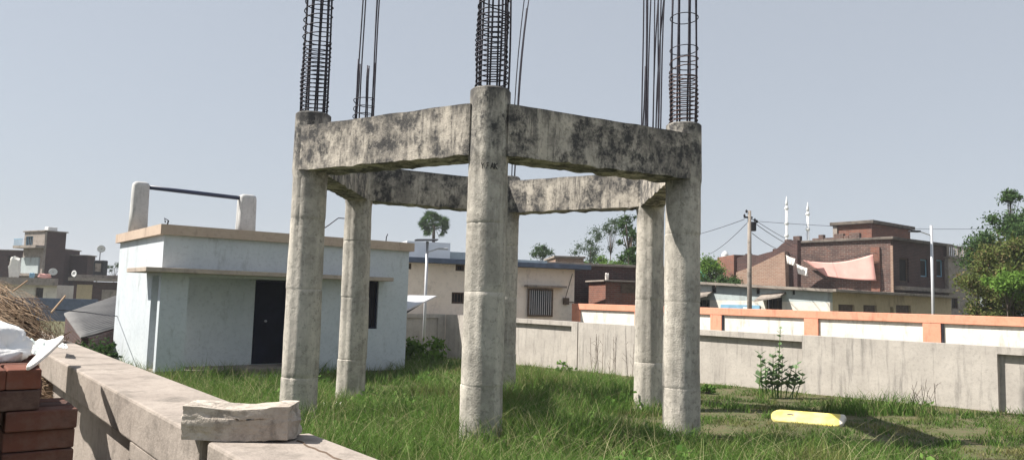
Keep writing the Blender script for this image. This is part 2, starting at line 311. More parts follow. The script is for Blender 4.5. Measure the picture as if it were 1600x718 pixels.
# ------------------------------------------------------------------ the unfinished tower frame
HC = Vector((-.188, 11.04, 0)); HR = 2.756; TH = -1.6031
CP = {n: Vector((HC.x+HR*math.cos(TH+i*math.pi/3), HC.y+HR*math.sin(TH+i*math.pi/3), 0)) for i, n in enumerate('CFEDBA')}
tower = thing('water_tower_frame', 'unfinished six column concrete tower frame with ring beams and bare rebar standing in tall grass', 'tower frame', HC)
ZB, ZT, ZC = 1.549+EYE, 2.115+EYE, 2.30+EYE
def column(key, ztop, bars, ties, seed):
    c = CP[key]-HC; rn = random.Random(seed); m = MB(); n = 40
    g = ground(CP[key].x, CP[key].y)-.3
    lifts = [.62+rn.uniform(-.08, .08), 1.62+rn.uniform(-.06, .06), 2.5+rn.uniform(-.1, .1)]
    zs = sorted(set([round(v, 3) for v in np.arange(g, ztop, .07)]+[round(l+d, 3) for l in lifts for d in (-.012, 0, .012)]+[ztop-.02, ztop]))
    offs = [(rn.uniform(-.005, .005), rn.uniform(-.005, .005), rn.uniform(-.003, .003)) for _ in range(5)]
    seam = rn.uniform(-2.2, -1.9)
    for z in zs:
        k = sum(z > l for l in lifts); ox, oy, dr = offs[k]
        base = .231 - .005*z + dr*.3
        if min(abs(z-l) for l in lifts) < .006: base -= .004
        if z > ZB-.05: base += .012
        if z > ztop-.01: base -= .02
        for i in range(n):
            a = i*2*math.pi/n; p = Vector((math.cos(a), math.sin(a), 0))
            r = base + .007*noise.noise(Vector((p.x*2, p.y*2, z*1.5))+Vector((seed*5, 0, 0))) + .003*noise.noise(Vector((p.x*9, p.y*9, z*7))+Vector((seed*5, 0, 0)))
            for sm in (seam, seam+math.pi*.62, seam+math.pi*1.3):
                dd = abs((a-sm+math.pi) % (2*math.pi)-math.pi)
                if dd < .09: r -= .012
            m.v.append((c.x+ox+p.x*r, c.y+oy+p.y*r, z))
    nz = len(zs)
    m.f = [(j*n+i, j*n+(i+1) % n, (j+1)*n+(i+1) % n, (j+1)*n+i) for j in range(nz-1) for i in range(n)]
    m.f.append(tuple(range((nz-1)*n, nz*n)))
    col = m.build('column', M['tower'], tower, smooth=True)
    col.data.set_sharp_from_angle(angle=R(35)) if hasattr(col.data, 'set_sharp_from_angle') else None
    for (ang, rad, h, dx, dy) in bars:   # every bar is a piece of its own
        if h > 2.4: h += .6
        b = MB(); x0 = c.x+rad*math.cos(ang); y0 = c.y+rad*math.sin(ang); pts = []
        for k in range(9):
            t = k/8; pts.append((x0+dx*t*t+.006*math.sin(7*t+ang), y0+dy*t*t, ztop-.1+(h+.1)*t))
        b.tube(pts, .0125 if rad > .1 else .011, 6); b.build('rebar', M['steel'], col, smooth=True)
    if ties:
        t = MB(); pts = []; a = 0.
        for (za, zb_, pitch, tr) in ties:
            if pitch > .3:    # loose single rings higher up
                z = za
                while z < zb_:
                    lr = MB(); tl = rn.uniform(-.03, .03); lr.tube([(c.x+tr*math.cos(q), c.y+tr*math.sin(q), ztop+z+tl*math.cos(q+z)) for q in [j*2*math.pi/24 for j in range(25)]], .0062, 5, cap=False)
                    lr.build('loose_ring', M['steel'], col, smooth=True); z += pitch
                continue
            turns = (zb_-za)/pitch; N = int(turns*18)
            for k in range(N):
                z = za+(zb_-za)*k/N; a = k/18*2*math.pi
                r = tr+.008*math.sin(3*a+z*9)+.006*noise.noise(Vector((a, z*4, seed)))
                pts.append((c.x+r*math.cos(a), c.y+r*math.sin(a), ztop+z+.008*math.sin(a+seed)))
        t.tube(pts, .0075, 5); t.build('spiral_tie', M['steel_rust' if key == 'F' else 'steel'], col, smooth=True)
    return col
def ring(n, rad, h, sp=0., ph=0): return [(ph+i*2*math.pi/n, rad, h+random.uniform(-.02, .3)*(h > 2), random.uniform(-sp, sp), random.uniform(-sp, sp)) for i in range(n)]
random.seed(3)
cols = {}
cols['A'] = column('A', ZC+.02, ring(9, .165, 2.35, .03, .2), [(.0, .95, .055, .178), (.95, 2.2, .12, .18)], 1)
cols['C'] = column('C', ZC, ring(9, .158, 2.2, .02, .5)+[(-.2, .2, 2.1, .0, 0)], [(.02, .88, .058, .178), (.88, 2.1, .13, .175)], 2)
cols['F'] = column('F', ZC-.02, ring(8, .165, 2.4, .03, .1), [(.0, .64, .055, .178), (.64, .9, .11, .178), (.98, 2.2, .42, .178)], 3)
cols['B'] = column('B', ZC+.0, [(2.6, .15, 1.58, .02, 0), (2.9, .13, 3.0, .04, 0), (.8, .1, 1.5, -.04, 0), (1.3, .08, 1.55, .02, 0), (-.3, .15, 3.2, .03, .0), (.1, .16, 3.2, .05, 0), (.4, .15, 1.6, .0, 0), (3.6, .14, 1.62, .02, 0), (2.2, .15, 3.1, .02, 0), (.7, .16, 3.1, .02, 0), (5.2, .13, 1.5, 0, 0)], [(.45, 1.0, .13, .17)], 4)
cols['D'] = column('D', 1.72+EYE+.5, [(.3, .12, 2.6, .14, 0), (.9, .1, 3.2, .18, 0), (2.2, .12, 1.55, .03, 0), (-.5, .14, 3.0, .2, 0), (3.4, .13, 2.5, .06, 0)], None, 5)
cols['E'] = column('E', ZC+.0, [(3.0, .15, 3.0, .0, 0), (2.7, .14, 1.62, .03, 0), (2.2, .1, 2.9, -.02, 0), (1.2, .12, 3.1, .12, 0), (.9, .14, 3.0, .20, 0), (.4, .13, 3.2, -.02, 0), (.1, .15, 3.2, .1, 0), (4.8, .1, 3.0, .02, 0), (5.4, .15, 2.9, .05, 0), (3.8, .14, 3.0, -.01, 0), (1.8, .15, 3.0, .04, 0)], [(.05, .25, .08, .175)], 6)
def beam(a, b, e0, e1, seed, zt=ZT, hw=.185):
    A, B = CP[a]-HC, CP[b]-HC; d = (B-A).normalized(); nrm = Vector((-d.y, d.x, 0)); L = (B-A).length
    m = MB(); N = 44; sect = []
    prof = [(-1, 0), (-1, .12), (-1, .3), (-1, .5), (-1, .7), (-1, .88), (-1, 1), (-.5, 1), (0, 1), (.5, 1), (1, 1), (1, .75), (1, .5), (1, .25), (1, 0), (.5, 0), (0, 0), (-.5, 0)]
    for i in range(N+1):
        s = -e0+(L+e0+e1)*i/N
        for (px, pz) in prof:
            z = ZB+(zt-ZB)*pz; q = Vector((s*1.8, px*2+seed*7, pz*2))
            off = .010*noise.noise(q*1.5)+.006*noise.noise(q*5)
            if pz == 0: z += .022*noise.noise(Vector((s*5, px+seed, 3)))-.025*max(0, noise.noise(Vector((s*9, px*3+seed, 9))))
            if pz == 1: z += .010*noise.noise(Vector((s*3, px+seed, 5)))
            sh = 1 if 0 < i < N else .93
            w = px*(hw*sh+off)
            p = A+d*s+nrm*w; m.v.append((p.x, p.y, z))
    k = len(prof)
    m.f = [(i*k+j, (i+1)*k+j, (i+1)*k+(j+1) % k, i*k+(j+1) % k) for i in range(N) for j in range(k)]+[tuple(range(k)), tuple(range(N*k, (N+1)*k))[::-1]]
    o = m.build('beam', M['beam'], tower)
    o.data.polygons.foreach_set('use_smooth', [True]*len(o.data.polygons))
    if hasattr(o.data, 'set_sharp_from_angle'): o.data.set_sharp_from_angle(angle=R(40))
beam('A', 'C', 0, -.12, 1, hw=.232); beam('C', 'F', -.12, -.05, 2, hw=.232); beam('F', 'E', -.12, -.15, 3)
beam('E', 'D', -.05, -.15, 4, hw=.2); beam('D', 'B', -.15, -.05, 5, hw=.2); beam('B', 'A', -.15, -.15, 6)
# black painted letters on the front column
def marks():
    c = CP['C']-HC; m = MB(); S = {'Y': [[(0, 1), (.5, .5)], [(1, 1), (.5, .5)], [(.5, .5), (.5, 0)]], 'F': [[(0, 0), (0, 1), (.9, 1)], [(0, .55), (.7, .55)]],
        'A': [[(0, 0), (.5, 1), (1, 0)], [(.2, .4), (.8, .4)]], 'K': [[(0, 0), (0, 1)], [(1, 1), (.05, .5), (1, 0)]]}
    x = -.085
    for ch, w, gap in (('Y', .035, .03), ('F', .025, .015), ('A', .036, .008), ('K', .034, 0)):
        for st in S[ch]:
            for (p, q) in zip(st[:-1], st[1:]):
                P = []
                for (a, b) in (p, q):
                    xx = x+a*w+.01; ang = -math.pi/2+xx/.23; zz = ZB-.165+b*.065
                    P.append(Vector((c.x+.228*math.cos(ang), c.y+.228*math.sin(ang), zz)))
                m.tube(P, .0045, 5)
        x += w+gap
    m.build('painted_letters', M['paint_mark'], cols['C'])
marks()
# broken footing stones round column B
def rock(name, label, cat, loc, size, mat, seed, rz=0, sub=3, amp=.18, group=None, rnd=.35, cuts=6):
    import bmesh
    bm = bmesh.new(); bmesh.ops.create_cube(bm, size=1); bmesh.ops.subdivide_edges(bm, edges=bm.edges[:], cuts=cuts, use_grid_fill=True)
    for v in bm.verts:
        p = v.co.copy(); q = p.normalized()*.58; p = p.lerp(q, rnd)
        p += p.normalized()*amp*noise.noise(p*3+Vector((seed*4, 0, 0))) + p.normalized()*amp*.4*noise.noise(p*9+Vector((seed*4, 0, 0))) + p.normalized()*amp*.25*noise.noise(p*22+Vector((seed*4, 0, 0)))
        v.co = Vector((p.x*size[0], p.y*size[1], p.z*size[2]+size[2]*.5))
    me = bpy.data.meshes.new(name); bm.to_mesh(me); bm.free(); me.materials.append(mat); me.polygons.foreach_set('use_smooth', [True]*len(me.polygons))
    if hasattr(me, 'set_sharp_from_angle'): me.set_sharp_from_angle(angle=R(50))
    o = bpy.data.objects.new(name, me); COL.objects.link(o); o.location = loc; o.rotation_euler = (0, 0, rz); props(o, label, cat, group)
    return o
P = at(520, 655, 11.5); rock('rubble_stone', 'pale broken concrete lump at the foot of the back left column', 'rubble', (P.x, P.y, ground(P.x, P.y)-.02), (.50, .22, .2), M['tile'], 2, .5)
P = at(590, 641, 12.2); rock('rubble_stone', 'thin pale slab strip lying right of the back left column', 'rubble', (P.x, P.y, ground(P.x, P.y)+.05), (.42, .14, .06), M['tile'], 3, .1)
P = at(365, 684, 2.36)
blk = rock('stone_block', 'long rough whitewashed stone block resting on top of the near wall across its joint', 'stone block', (P.x-.005, P.y+.085, EYE-.452), (.335, .15, .106), M['chunk'], 5, .04, amp=.045, rnd=.12, cuts=22)
for v in blk.data.vertices:
    v.co.z -= .012*math.exp(-((v.co.x+.0)/.09)**2)*(v.co.z > .07)
    if v.co.x > .1: v.co.z += .004

# ------------------------------------------------------------------ compound walls
def pt(pd, q): return Vector((BX.x*pd+(-AX.x)*q, BX.y*pd+(-AX.y)*q, 0))
WT = EYE-.45
near = thing('near_boundary_wall', 'cement plastered parapet wall running past the viewer with recessed panels and a cracked joint', 'wall', pt(.735, 0), ANG_A)
# local x along AX (towards viewer), so q = -x ; local y = away (BX)
def wall_piece(name, x0, x1, y0, y1, z0, z1, mat, parent, nb=None, bev=.008):
    m = MB(); m.box(x0, x1, y0, y1, z0, z1); return m.build(name, mat, parent, bevel=bev)
Fn = Fac((near.location.x, near.location.y), ANG_A)
u_joint0, _ = Fn.uz(311, 700); u_joint1, _ = Fn.uz(323, 700); u_rec1, _ = Fn.uz(203, 690)
TH_ = .33
def panel_wall(x0, x1, recesses, parent, zt, h, th, mat, cap=.17, rec=.1, zb=-.5, foot=0.0):
    """a plastered wall body with a flush cap, each recess cut into the side that faces the viewer"""
    m = MB(); zb = zb
    m.box(x0, x1, rec, th, zb, zt-cap)
    m.build('wall_core', mat, parent)
    m = MB(); m.box(x0, x1, 0, th, zt-cap+.0, zt); m.build('coping', mat, parent, bevel=.01 if mat is M['plaster'] else 0)
    edges = [x0]+[e for r in recesses for e in r]+[x1]
    for a, b in zip(edges[0::2], edges[1::2]):
        if b-a > .02:
            m = MB(); m.box(a, b, 0, rec-.0005, zb, zt-cap-.0005); m.build('pilaster', mat, parent)
panel_wall(-26, u_joint0, [(-25.5, -22.5), (-22, -19), (-18.5, -15.5), (-15, -12), (-11.5, -8.2), (-7.7, u_rec1-4.2), (u_rec1-3.7, u_rec1)], near, WT, 0, TH_, M['plaster'], cap=.165, rec=.075)
m = MB(); m.box(u_joint0, u_joint1, .06, TH_-.03, -.5, WT-.03); m.build('joint_filling', M['wood'], near)
panel_wall(u_joint1, 2.5, [(u_joint1+.6, 2.3)], near, WT-.004, 0, TH_, M['plaster'], cap=.165, rec=.10)
# cracked mortar line on the right hand segment
m = MB(); pts = []
for k in range(26):
    t = k/25; x = u_joint1+.12+.9*t; y = .235-.02*t+.012*noise.noise(Vector((t*14, 0, 0))); pts.append((x, y, WT-.0035))
m.tube(pts, .0035, 4); m.build('crack', M['wood'], near)

FW = Fac((0, 23.037), math.atan2(-.790, .613))
ZW = EYE-.55
corner_u = FW.uz(697, 490)[0]
us_ = {k: FW.uz(k, y)[0] for k, y in ((810, 505), (893, 510), (903, 510), (993, 515), (1095, 525), (1253, 535), (1558, 560), (1600, 560))}
far = thing('far_boundary_wall', 'long grey plastered boundary wall across the back of the grassy yard', 'wall', (0, 23.037, 0), FW.a)
jg = us_[903]
panel_wall(corner_u, jg-.02, [(us_[810]-1.6, us_[893])], far, ZW, 0, .24, M['plaster_far'], cap=.12, rec=.10, zb=-.8)
panel_wall(jg+.02, us_[1253]+.001, [(us_[993]+.6, us_[1253])], far, ZW-.01, 0, .24, M['plaster_far'], cap=.12, rec=.10, zb=-.8)
panel_wall(us_[1253]+.002, 24, [(us_[1558], us_[1558]+4.2), (us_[1558]+8, 23)], far, ZW, 0, .24, M['plaster_far'], cap=.12, rec=.10, zb=-.8)
# back wall of the yard, ends at the corner
cw = FW.p+FW.d*corner_u
back = thing('back_boundary_wall', 'short shaded grey wall between the white room and the far corner of the yard', 'wall', (cw.x, cw.y, 0), ANG_B)
panel_wall(-9, -.02, [(-8.5, -.3)], back, ZW, 0, .24, M['plaster_far'], cap=.12, rec=.06, zb=-.8)

# ------------------------------------------------------------------ white utility room
def room():
    Rc = at(632, 583, 18.4); base = Rc.z
    F0 = Fac((Rc.x, Rc.y), ANG_B)
    uL, _ = F0.uz(253, 420); L = F0.p+F0.d*uL
    F = Fac((L.x, L.y), ANG_B); Wd = -uL; ztop = F0.uz(645, 380)[1]
    Dp = 4.1
    r = thing('white_room', 'small white limewashed pump room with peach parapet band, sunshade slab and dark door', 'utility room', (L.x, L.y, 0), ANG_B)
    zf = base; zs = F.uz(253, 427)[1]+.02      # underside of sunshade
    zpar = ztop-.20
    o0, o1 = F.uz(291, 500)[0], 2.95           # porch opening
    rec = .85
    win = (F.uz(574, 470)[0], F.uz(591, 470)[0], F.uz(583, 513)[1], F.uz(583, 437)[1]-.02)
    grid_wall(0, Wd, zf-.5, zpar, [(o0, o1, zf+.12, zs-.06), win], .14).build('front_wall', M['limewash'], r)
    # side wall towards the viewer's left, with the porch's side opening
    sw = grid_wall(0, Dp, zf-.5, zpar, [(.17, .72, zf+.10, zs-.06)], .14)
    sw.v = [(y, x, z) for (x, y, z) in sw.v]; sw.f = [f[::-1] for f in sw.f]
    sw.v = [(x, max(y, .141) if y < .1 else y, z) for (x, y, z) in sw.v]
    sw.build('side_wall', M['limewash'], r)
    MB().box(Wd-.14, Wd, .142, Dp, zf-.5, zpar).build('side_wall', M['limewash'], r)
    MB().box(.142, Wd-.142, Dp-.14, Dp, zf-.5, zpar).build('back_wall', M['limewash'], r)
    # recessed porch wall with the door opening
    d0, d1 = F.uz(396, 500, rec)[0], F.uz(449, 500, rec)[0]; dz = F.uz(420, 568, rec)[1]
    grid_wall(.142, Wd-.142, dz-.3, zs+.2, [(d0, d1, dz, zs-.05)], .12, rec).build('porch_wall', M['post_white'] if False else M['limewash'], r)
    MB().box(o1, o1+.12, .142, rec-.002, dz, zs+.1).build('porch_side_wall', M['limewash'], r)
    MB().box(.0, o1+.1, -.02, rec-.002, dz-.12, dz-.003).build('porch_floor', M['slab'], r, bevel=.01)
    MB().box(.142, o1, .142, rec-.002, zs+.0, zs+.1).build('porch_ceiling', M['limewash'], r)
    d = MB().box(d0+.02, d1-.02, rec+.03, rec+.07, dz+.01, zs-.07).build('door', M['door'], r, bevel=.004)
    for a in (0, 1): MB().box(d0+.02+a*(d1-d0)/2+.04, d0+(a+1)*(d1-d0)/2-.05, rec+.02, rec+.029, dz+.15, zs-.2).build('door_panel', M['door'], d, bevel=.004)
    MB().tube([((d0*.65+d1*.35), rec-.03, dz+.95), ((d0*.65+d1*.35), rec+.03, dz+.95)], .025, 10).build('door_knob', M['galv'], d, smooth=True)
    # window
    fr = MB(); a, b, c, e = win
    fr.box(a, b, .05, .09, c, c+.04).box(a, b, .05, .09, e-.04, e).box(a, a+.04, .05, .09, c+.04, e-.04).box(b-.04, b, .05, .09, c+.04, e-.04)
    w = fr.build('window', M['door'], r)
    MB().box(a+.04, b-.04, .095, .105, c+.04, e-.04).build('pane', M['dark'], w)
    g = MB()
    for k in range(1, 6): x = a+(b-a)*k/6; g.box(x-.006, x+.006, .06, .072, c+.041, e-.041)
    g.build('grille', M['door'], w)
    # plinth, parapet band, roof
    MB().box(o1+.12, Wd+.012, -.012, .0-.0015, zf-.4, zf+.10).build('plinth', M['plinth'], r)
    MB().box(Wd+.0015, Wd+.012, .0, Dp, zf-.4, zf+.10).build('plinth', M['plinth'], r)
    b_ = MB(); p = .09
    b_.box(-p, Wd+p, -p, .10, zpar, ztop).box(-p, Wd+p, Dp-.1, Dp+p, zpar, ztop).box(-p, .1, .10, Dp-.1, zpar, ztop).box(Wd-.1, Wd+p, .10, Dp-.1, zpar, ztop)
    b_.build('parapet_band', M['peach'], r)
    MB().box(.12, Wd-.12, .12, Dp-.12, zpar-.1, zpar+.04).build('roof', M['slab'], r)
    # sunshade slab wrapping the left corner
    sl = MB(); cz0, cz1 = zs, zs+.07
    se = F.uz(615, 432, -.4)[0]
    sl.prism([(-.38, -.42, cz0), (se, -.42, cz0), (se, -.002, cz0-.0), (-.002, -.002, cz0), (-.002, 1.25, cz0), (-.38, 1.25, cz0)], (0, 0, .09))
    sl.build('sunshade', M['chajja'], r, bevel=.01)
    # lean-to panel on the right flank
    A = [(Wd+.02, .3, 1.22), (Wd+.02, 2.6, 1.60), (Wd+1.0, 2.6, 1.74), (Wd+1.0, 1.7, 1.60)]
    return r, F, Wd, Dp, zpar, ztop
roomo, FR, RW, RD, RZP, RZT = room()
# roof frame: two posts and a pipe
rf = thing('roof_pipe_frame', 'blue black pipe carried by two rounded concrete posts on the white room roof', 'roof frame', FR.p+FR.n*3.0+Vector((0, 0, RZP+.045)), ANG_B)
for px0, px1, pyt in ((206, 235, 283), (372, 401, 303)):
    Fp = Fac((rf.location.x, rf.location.y), ANG_B)
    a, z = Fp.uz(px0, pyt); b, _ = Fp.uz(px1, pyt); zt = z-rf.location.z
    m = MB(); n = 14
    for (zz, ww) in ((0, 1.08), (zt*.5, 1.02), (zt*.8, 1.0), (zt-.10, .98), (zt-.03, .9), (zt, .66)):
        cx = (a+b)/2; hw = (b-a)/2*.92*ww
        for k in range(n):
            t = k*2*math.pi/n; sx = math.copysign(abs(math.cos(t))**.5, math.cos(t)); sy = math.copysign(abs(math.sin(t))**.5, math.sin(t))
            m.v.append((cx+hw*sx, hw*sy*.85, zz))
    m.f = [(j*n+i, j*n+(i+1) % n, (j+1)*n+(i+1) % n, (j+1)*n+i) for j in range(5) for i in range(n)]+[tuple(range(5*n, 6*n)), tuple(range(n))[::-1]]
    o = m.build('post', M['post_white'], rf, smooth=True)
    if px0 == 206: xa, za = (a+b)/2+.15, zt-.10
    else: xb, zb2 = (a+b)/2-.1, zt-.10
MB().tube([(xa, -.02, za), (xb, -.02, zb2)], .05, 10).build('pipe', M['blue_pipe'], rf, smooth=True)
def bent_wire(pts, name, label, r=.012):
    P0 = Vector(pts[0]); m = MB(); m.tube([Vector(p)-P0 for p in pts], r, 6); o = m.build(name, M['steel'], smooth=True, loc=P0); props(o, label, 'wire'); return o
P = FR.p+FR.d*.15+FR.n*.5
bent_wire([(P.x, P.y, RZT-.05), (P.x+.03, P.y, RZT+.12), (P.x-.05, P.y, RZT+.17), (P.x-.03, P.y, RZT+.08)], 'bent_rebar', 'small bent rebar hook above the left corner of the peach parapet', .015)
P1 = at(513, 352, 18.5); P2 = at(560, 342, 18.8)
bent_wire([(P1.x-.9, P1.y, RZT-.25), (P1.x, P1.y, P1.z-.0), ((P1.x+P2.x)/2-.1, P1.y, P2.z-.02), (P2.x, P2.y, P2.z), (P2.x+.35, P2.y, RZT-.2)], 'bent_wire', 'thin curved cable arching over the white room roof between two columns', .014)
P = at(603, 374, 18.3); bent_wire([(P.x, P.y, RZT-.05), (P.x+.01, P.y, RZT+.13), (P.x+.04, P.y, RZT+.2)], 'bent_rebar', 'little upright wire end on the right part of the peach parapet', .013)
# lean-to awning right of the room, seen edge-on
aw = thing('awning', 'pale thin sloping awning sheet on brackets beside the right end of the white room', 'awning', (0, 0, 0))
q = [at(631, 488, 18.7), at(682, 463.5, 20.6), at(640, 462.5, 22.3), at(600, 466, 21.5)]
m = MB(); m.prism([q[0], q[1], q[2], q[3]], (0, 0, .035)); m.build('sheet', M['galv'], aw)
m = MB(); m.tube([q[0]-Vector((0, 0, .03)), q[1]-Vector((.25, 0, .07))], .03, 6); 
m.build('bracket', M['steel'], aw)

# ------------------------------------------------------------------ corrugated shed left
sh = thing('tin_shed', 'low shed with grey corrugated sloping roof left of the white room', 'shed', (0, 0, 0))
qa, qb, qc, qd = at(100, 490, 23), at(126, 526, 16.2), at(200, 505, 20.5), at(200, 456, 28)
m = MB(); N, K = 140, 6
for j in range(K+1):
    for i in range(N+1):
        p = qa.lerp(qb, i/N).lerp(qd.lerp(qc, i/N), j/K); m.v.append((p.x, p.y, p.z+.035*math.sin(i/N*2*math.pi*20)))
m.f = [(j*(N+1)+i, j*(N+1)+i+1, (j+1)*(N+1)+i+1, (j+1)*(N+1)+i) for j in range(K) for i in range(N)]
o = m.build('roof', M['tin'], sh, smooth=True); s_ = o.modifiers.new('t', 'SOLIDIFY'); s_.thickness = .01
m = MB()
for a, b in ((qa, qb), (qb, qc), (qc, qd)):
    a2 = a.lerp((qa+qc)/2, .06); b2 = b.lerp((qa+qc)/2, .06)
    m.hexa([(a2.x, a2.y, -.8), (b2.x, b2.y, -.8), (b2.x+.1, b2.y+.1, -.8), (a2.x+.1, a2.y+.1, -.8), (a2.x, a2.y, a2.z-.05), (b2.x, b2.y, b2.z-.05), (b2.x+.1, b2.y+.1, b2.z-.05), (a2.x+.1, a2.y+.1, a2.z-.05)])
m.build('wall', M['brick_dark'], sh)  # dark brick puts the shade below the roof into the wall colour
pA, pB = at(100, 482, 14), at(184, 493.5, 18.1)
bent_wire([pA+Vector((-1.2, -.5, .08)), pA.lerp(pB, .33)-Vector((0, 0, .01)), pA.lerp(pB, .7)-Vector((0, 0, .012)), pB], 'cable', 'thin sagging black cable over the corrugated shed roof', .010)

# ------------------------------------------------------------------ orange and white wall over the road
OW = Fac((5.954, 22.32), math.atan2(-.790, .613))
ow = thing('orange_wall', 'white road wall with orange coping and orange posts behind the grey wall', 'wall', (5.954, 22.32, 0), OW.a)
zt = EYE-.074
wl = MB(); wl.box(-6.2, 27, .12, .26, -.8, zt-.02); wl.build('panel', M['white_panel'], ow)
cp = MB(); cp.box(-6.2, 27, .055, .32, zt-.20, zt); cp.build('coping', M['orange'], ow, bevel=.01)
for i in range(-2, 9):
    m = MB(); x = i*3.; m.box(x-.2, x+.2, .062, .119, -.8, zt-.203); m.build('post', M['orange'], ow, bevel=.008)
    if i in (0, 2): MB().tube([(x+.23, .095, -.6), (x+.23, .095, zt-.21)], .022, 8).build('drain_pipe', M['steel'], ow)

# ------------------------------------------------------------------ house helper
def window_part(parent, a, b, c, d, y, frame, pane, bars=0, depth=.1, fw=.05, hbars=0, grille=None):
    m = MB(); m.box(a, b, y, y+.05, c, c+fw).box(a, b, y, y+.05, d-fw, d).box(a, a+fw, y, y+.05, c+fw, d-fw).box(b-fw, b, y, y+.05, c+fw, d-fw)
    w = m.build('window', frame, parent)
    MB().box(a+fw, b-fw, y+.055, y+.065, c+fw, d-fw).build('pane', pane, w)
    if bars:
        g = MB()
        for k in range(1, bars+1): x = a+(b-a)*k/(bars+1); g.box(x-.009, x+.009, y+.01, y+.03, c+fw, d-fw)
        g.build('grille', grille or frame, w)
    return w
def boxhouse(name, label, F, u0, u1, z0, z1, D, wallmat, sidemat, holes=(), slab=None, slabmat=None, over=.25, group=None, cat='house', frame=None, pane=None, slope=0):
    r = thing(name, label, cat, (F.p.x, F.p.y, 0), F.a, group)
    w = grid_wall(u0, u1, z0, z1, holes, .18)
    if slope: w.v = [(x, y, z+(slope*(x-u0)/(u1-u0) if z > z1-.01 else 0)) for x, y, z in w.v]
    w.build('wall', wallmat, r)
    def top(x): return z1+(slope*(x-u0)/(u1-u0) if slope else 0)
    for x in (u0, u1-.18): MB().hexa([(x,.181,z0),(x+.18,.181,z0),(x+.18,D,z0),(x,D,z0),(x,.181,top(x)),(x+.18,.181,top(x)),(x+.18,D,top(x)),(x,D,top(x))]).build('side_wall', sidemat, r)
    MB().hexa([(u0+.181,D-.18,z0),(u1-.181,D-.18,z0),(u1-.181,D,z0),(u0+.181,D,z0),(u0+.181,D-.18,top(u0)),(u1-.181,D-.18,top(u1)),(u1-.181,D,top(u1)),(u0+.181,D,top(u0))]).build('back_wall', sidemat, r)
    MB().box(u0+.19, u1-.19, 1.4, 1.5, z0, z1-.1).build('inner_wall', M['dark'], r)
    for h in holes: window_part(r, h[0], h[1], h[2], h[3], .06, frame or M['wood'], pane or M['dark'], bars=3)
    if slab:
        MB().hexa([(u0-over,-over,top(u0)+.002),(u1+over,-over,top(u1)+.002),(u1+over,D+over,top(u1)+.002),(u0-over,D+over,top(u0)+.002),
                   (u0-over,-over,top(u0)+slab),(u1+over,-over,top(u1)+slab),(u1+over,D+over,top(u1)+slab),(u0-over,D+over,top(u0)+slab)]).build('roof', slabmat or M['slab'], r, bevel=.01)
    return r
def hole(F, x0, x1, y0, y1):
    a, zt_ = F.uz(x0, y0); b, _ = F.uz(x1, y0); _, zb_ = F.uz((x0+x1)/2, y1); return (a, b, zb_, zt_)

# cream building
Kc = at(897, 470, 27.9); FC = Fac((Kc.x, Kc.y), math.atan2(.36, .933))
ul, ztl = FC.uz(560, 406); ztc = FC.uz(897, 421)[1]
hw_ = hole(FC, 824, 863, 450, 494)
h2 = hole(FC, 706, 726, 456, 474); h3 = hole(FC, 712, 726, 413, 423); h4 = hole(FC, 635, 643, 411, 420)
cb = boxhouse('cream_building', 'long low cream building with slate blue roof slab and a barred window behind the yard', FC, ul, 0, -.8, ztc, 7, M['cream'], M['cream'],
    [h2, h3, h4], slab=.17, slabmat=M['slate'], over=.45, cat='building')
# the large barred window
w = window_part(cb, hw_[0], hw_[1], hw_[2], hw_[3], -.09, M['wood'], M['glass'], bars=11, fw=.06, grille=M['galv'])
MB().box(hw_[0]-.12, hw_[1]+.42, -.35, -.002, hw_[3]+.05, hw_[3]+.12).build('window_ledge', M['slab'], cb)
a, z = FC.uz(883, 470); MB().box(a-.1, a+.1, -.14, -.002, z-.12, z+.12).build('meter_box', M['wood'], cb, bevel=.01)
m = MB(); m.tube([(a+.1, -.03, z-.02), (0, -.03, z-.03)], .015, 6); m.tube([(a, -.03, z+.12), (-.1, -.03, z+1.0)], .01, 6); m.build('conduit', M['wood'], cb)
ua, zp = FC.uz(636, 376, 1.5); ub, _ = FC.uz(704, 376, 1.5)
MB().box(ua, ub, 1.5, 4.5, ztc+.172, zp).build('stair_room', M['white'], cb)
uc, zq = FC.uz(704, 393, 1.8); ud, _ = FC.uz(745, 393, 1.8)
MB().box(ub+.002, ud, 1.8, 4.2, ztc+.172, zq).build('parapet', M['blue_wash'], cb)
ue, zr = FC.uz(822, 405, 2.5); uf, _ = FC.uz(855, 405, 2.5)
MB().box(ue-2, uf, 2.5, 4.2, ztc+.172, zr-.02).build('parapet', M['blue_wash'], cb)

# sooty brick house behind, with small red brick annex
K2 = at(893, 470, 31); F2 = Fac((K2.x, K2.y), math.atan2(.25, .97))
u1 = F2.uz(1010, 420)[0]; z1 = F2.uz(940, 416)[1]
boxhouse('brick_house', 'sooty dark brick house standing right of the cream building', F2, -1.2, u1+2.2, -.8, z1, 6, M['brick_dark'], M['brick_dark'], [], slab=.10, over=.15)
K3 = at(946, 470, 28.6); F3 = Fac((K3.x, K3.y), math.atan2(.25, .97))
u1 = F3.uz(1045, 440)[0]; z1 = F3.uz(990, 441)[1]
hx = boxhouse('brick_annex', 'small red brick shed with thin flat slab in front of the sooty brick house', F3, 0, u1, -.8, z1, 1.8, M['brick_red'], M['brick_red'], [], slab=.06, over=.12, cat='shed')
a, b, c, d = hole(F3, 970, 994, 440, 457); MB().box(a, b, -.03, -.002, c, d-.06).build('shutter', M['wood'], hx)
Pq = at(947, 437, 28.5); rock('loose_block', 'small pale block on the annex slab edge', 'block', (Pq.x+.1, Pq.y+.6, z1+.062), (.12, .12, .26), M['tile'], 8)
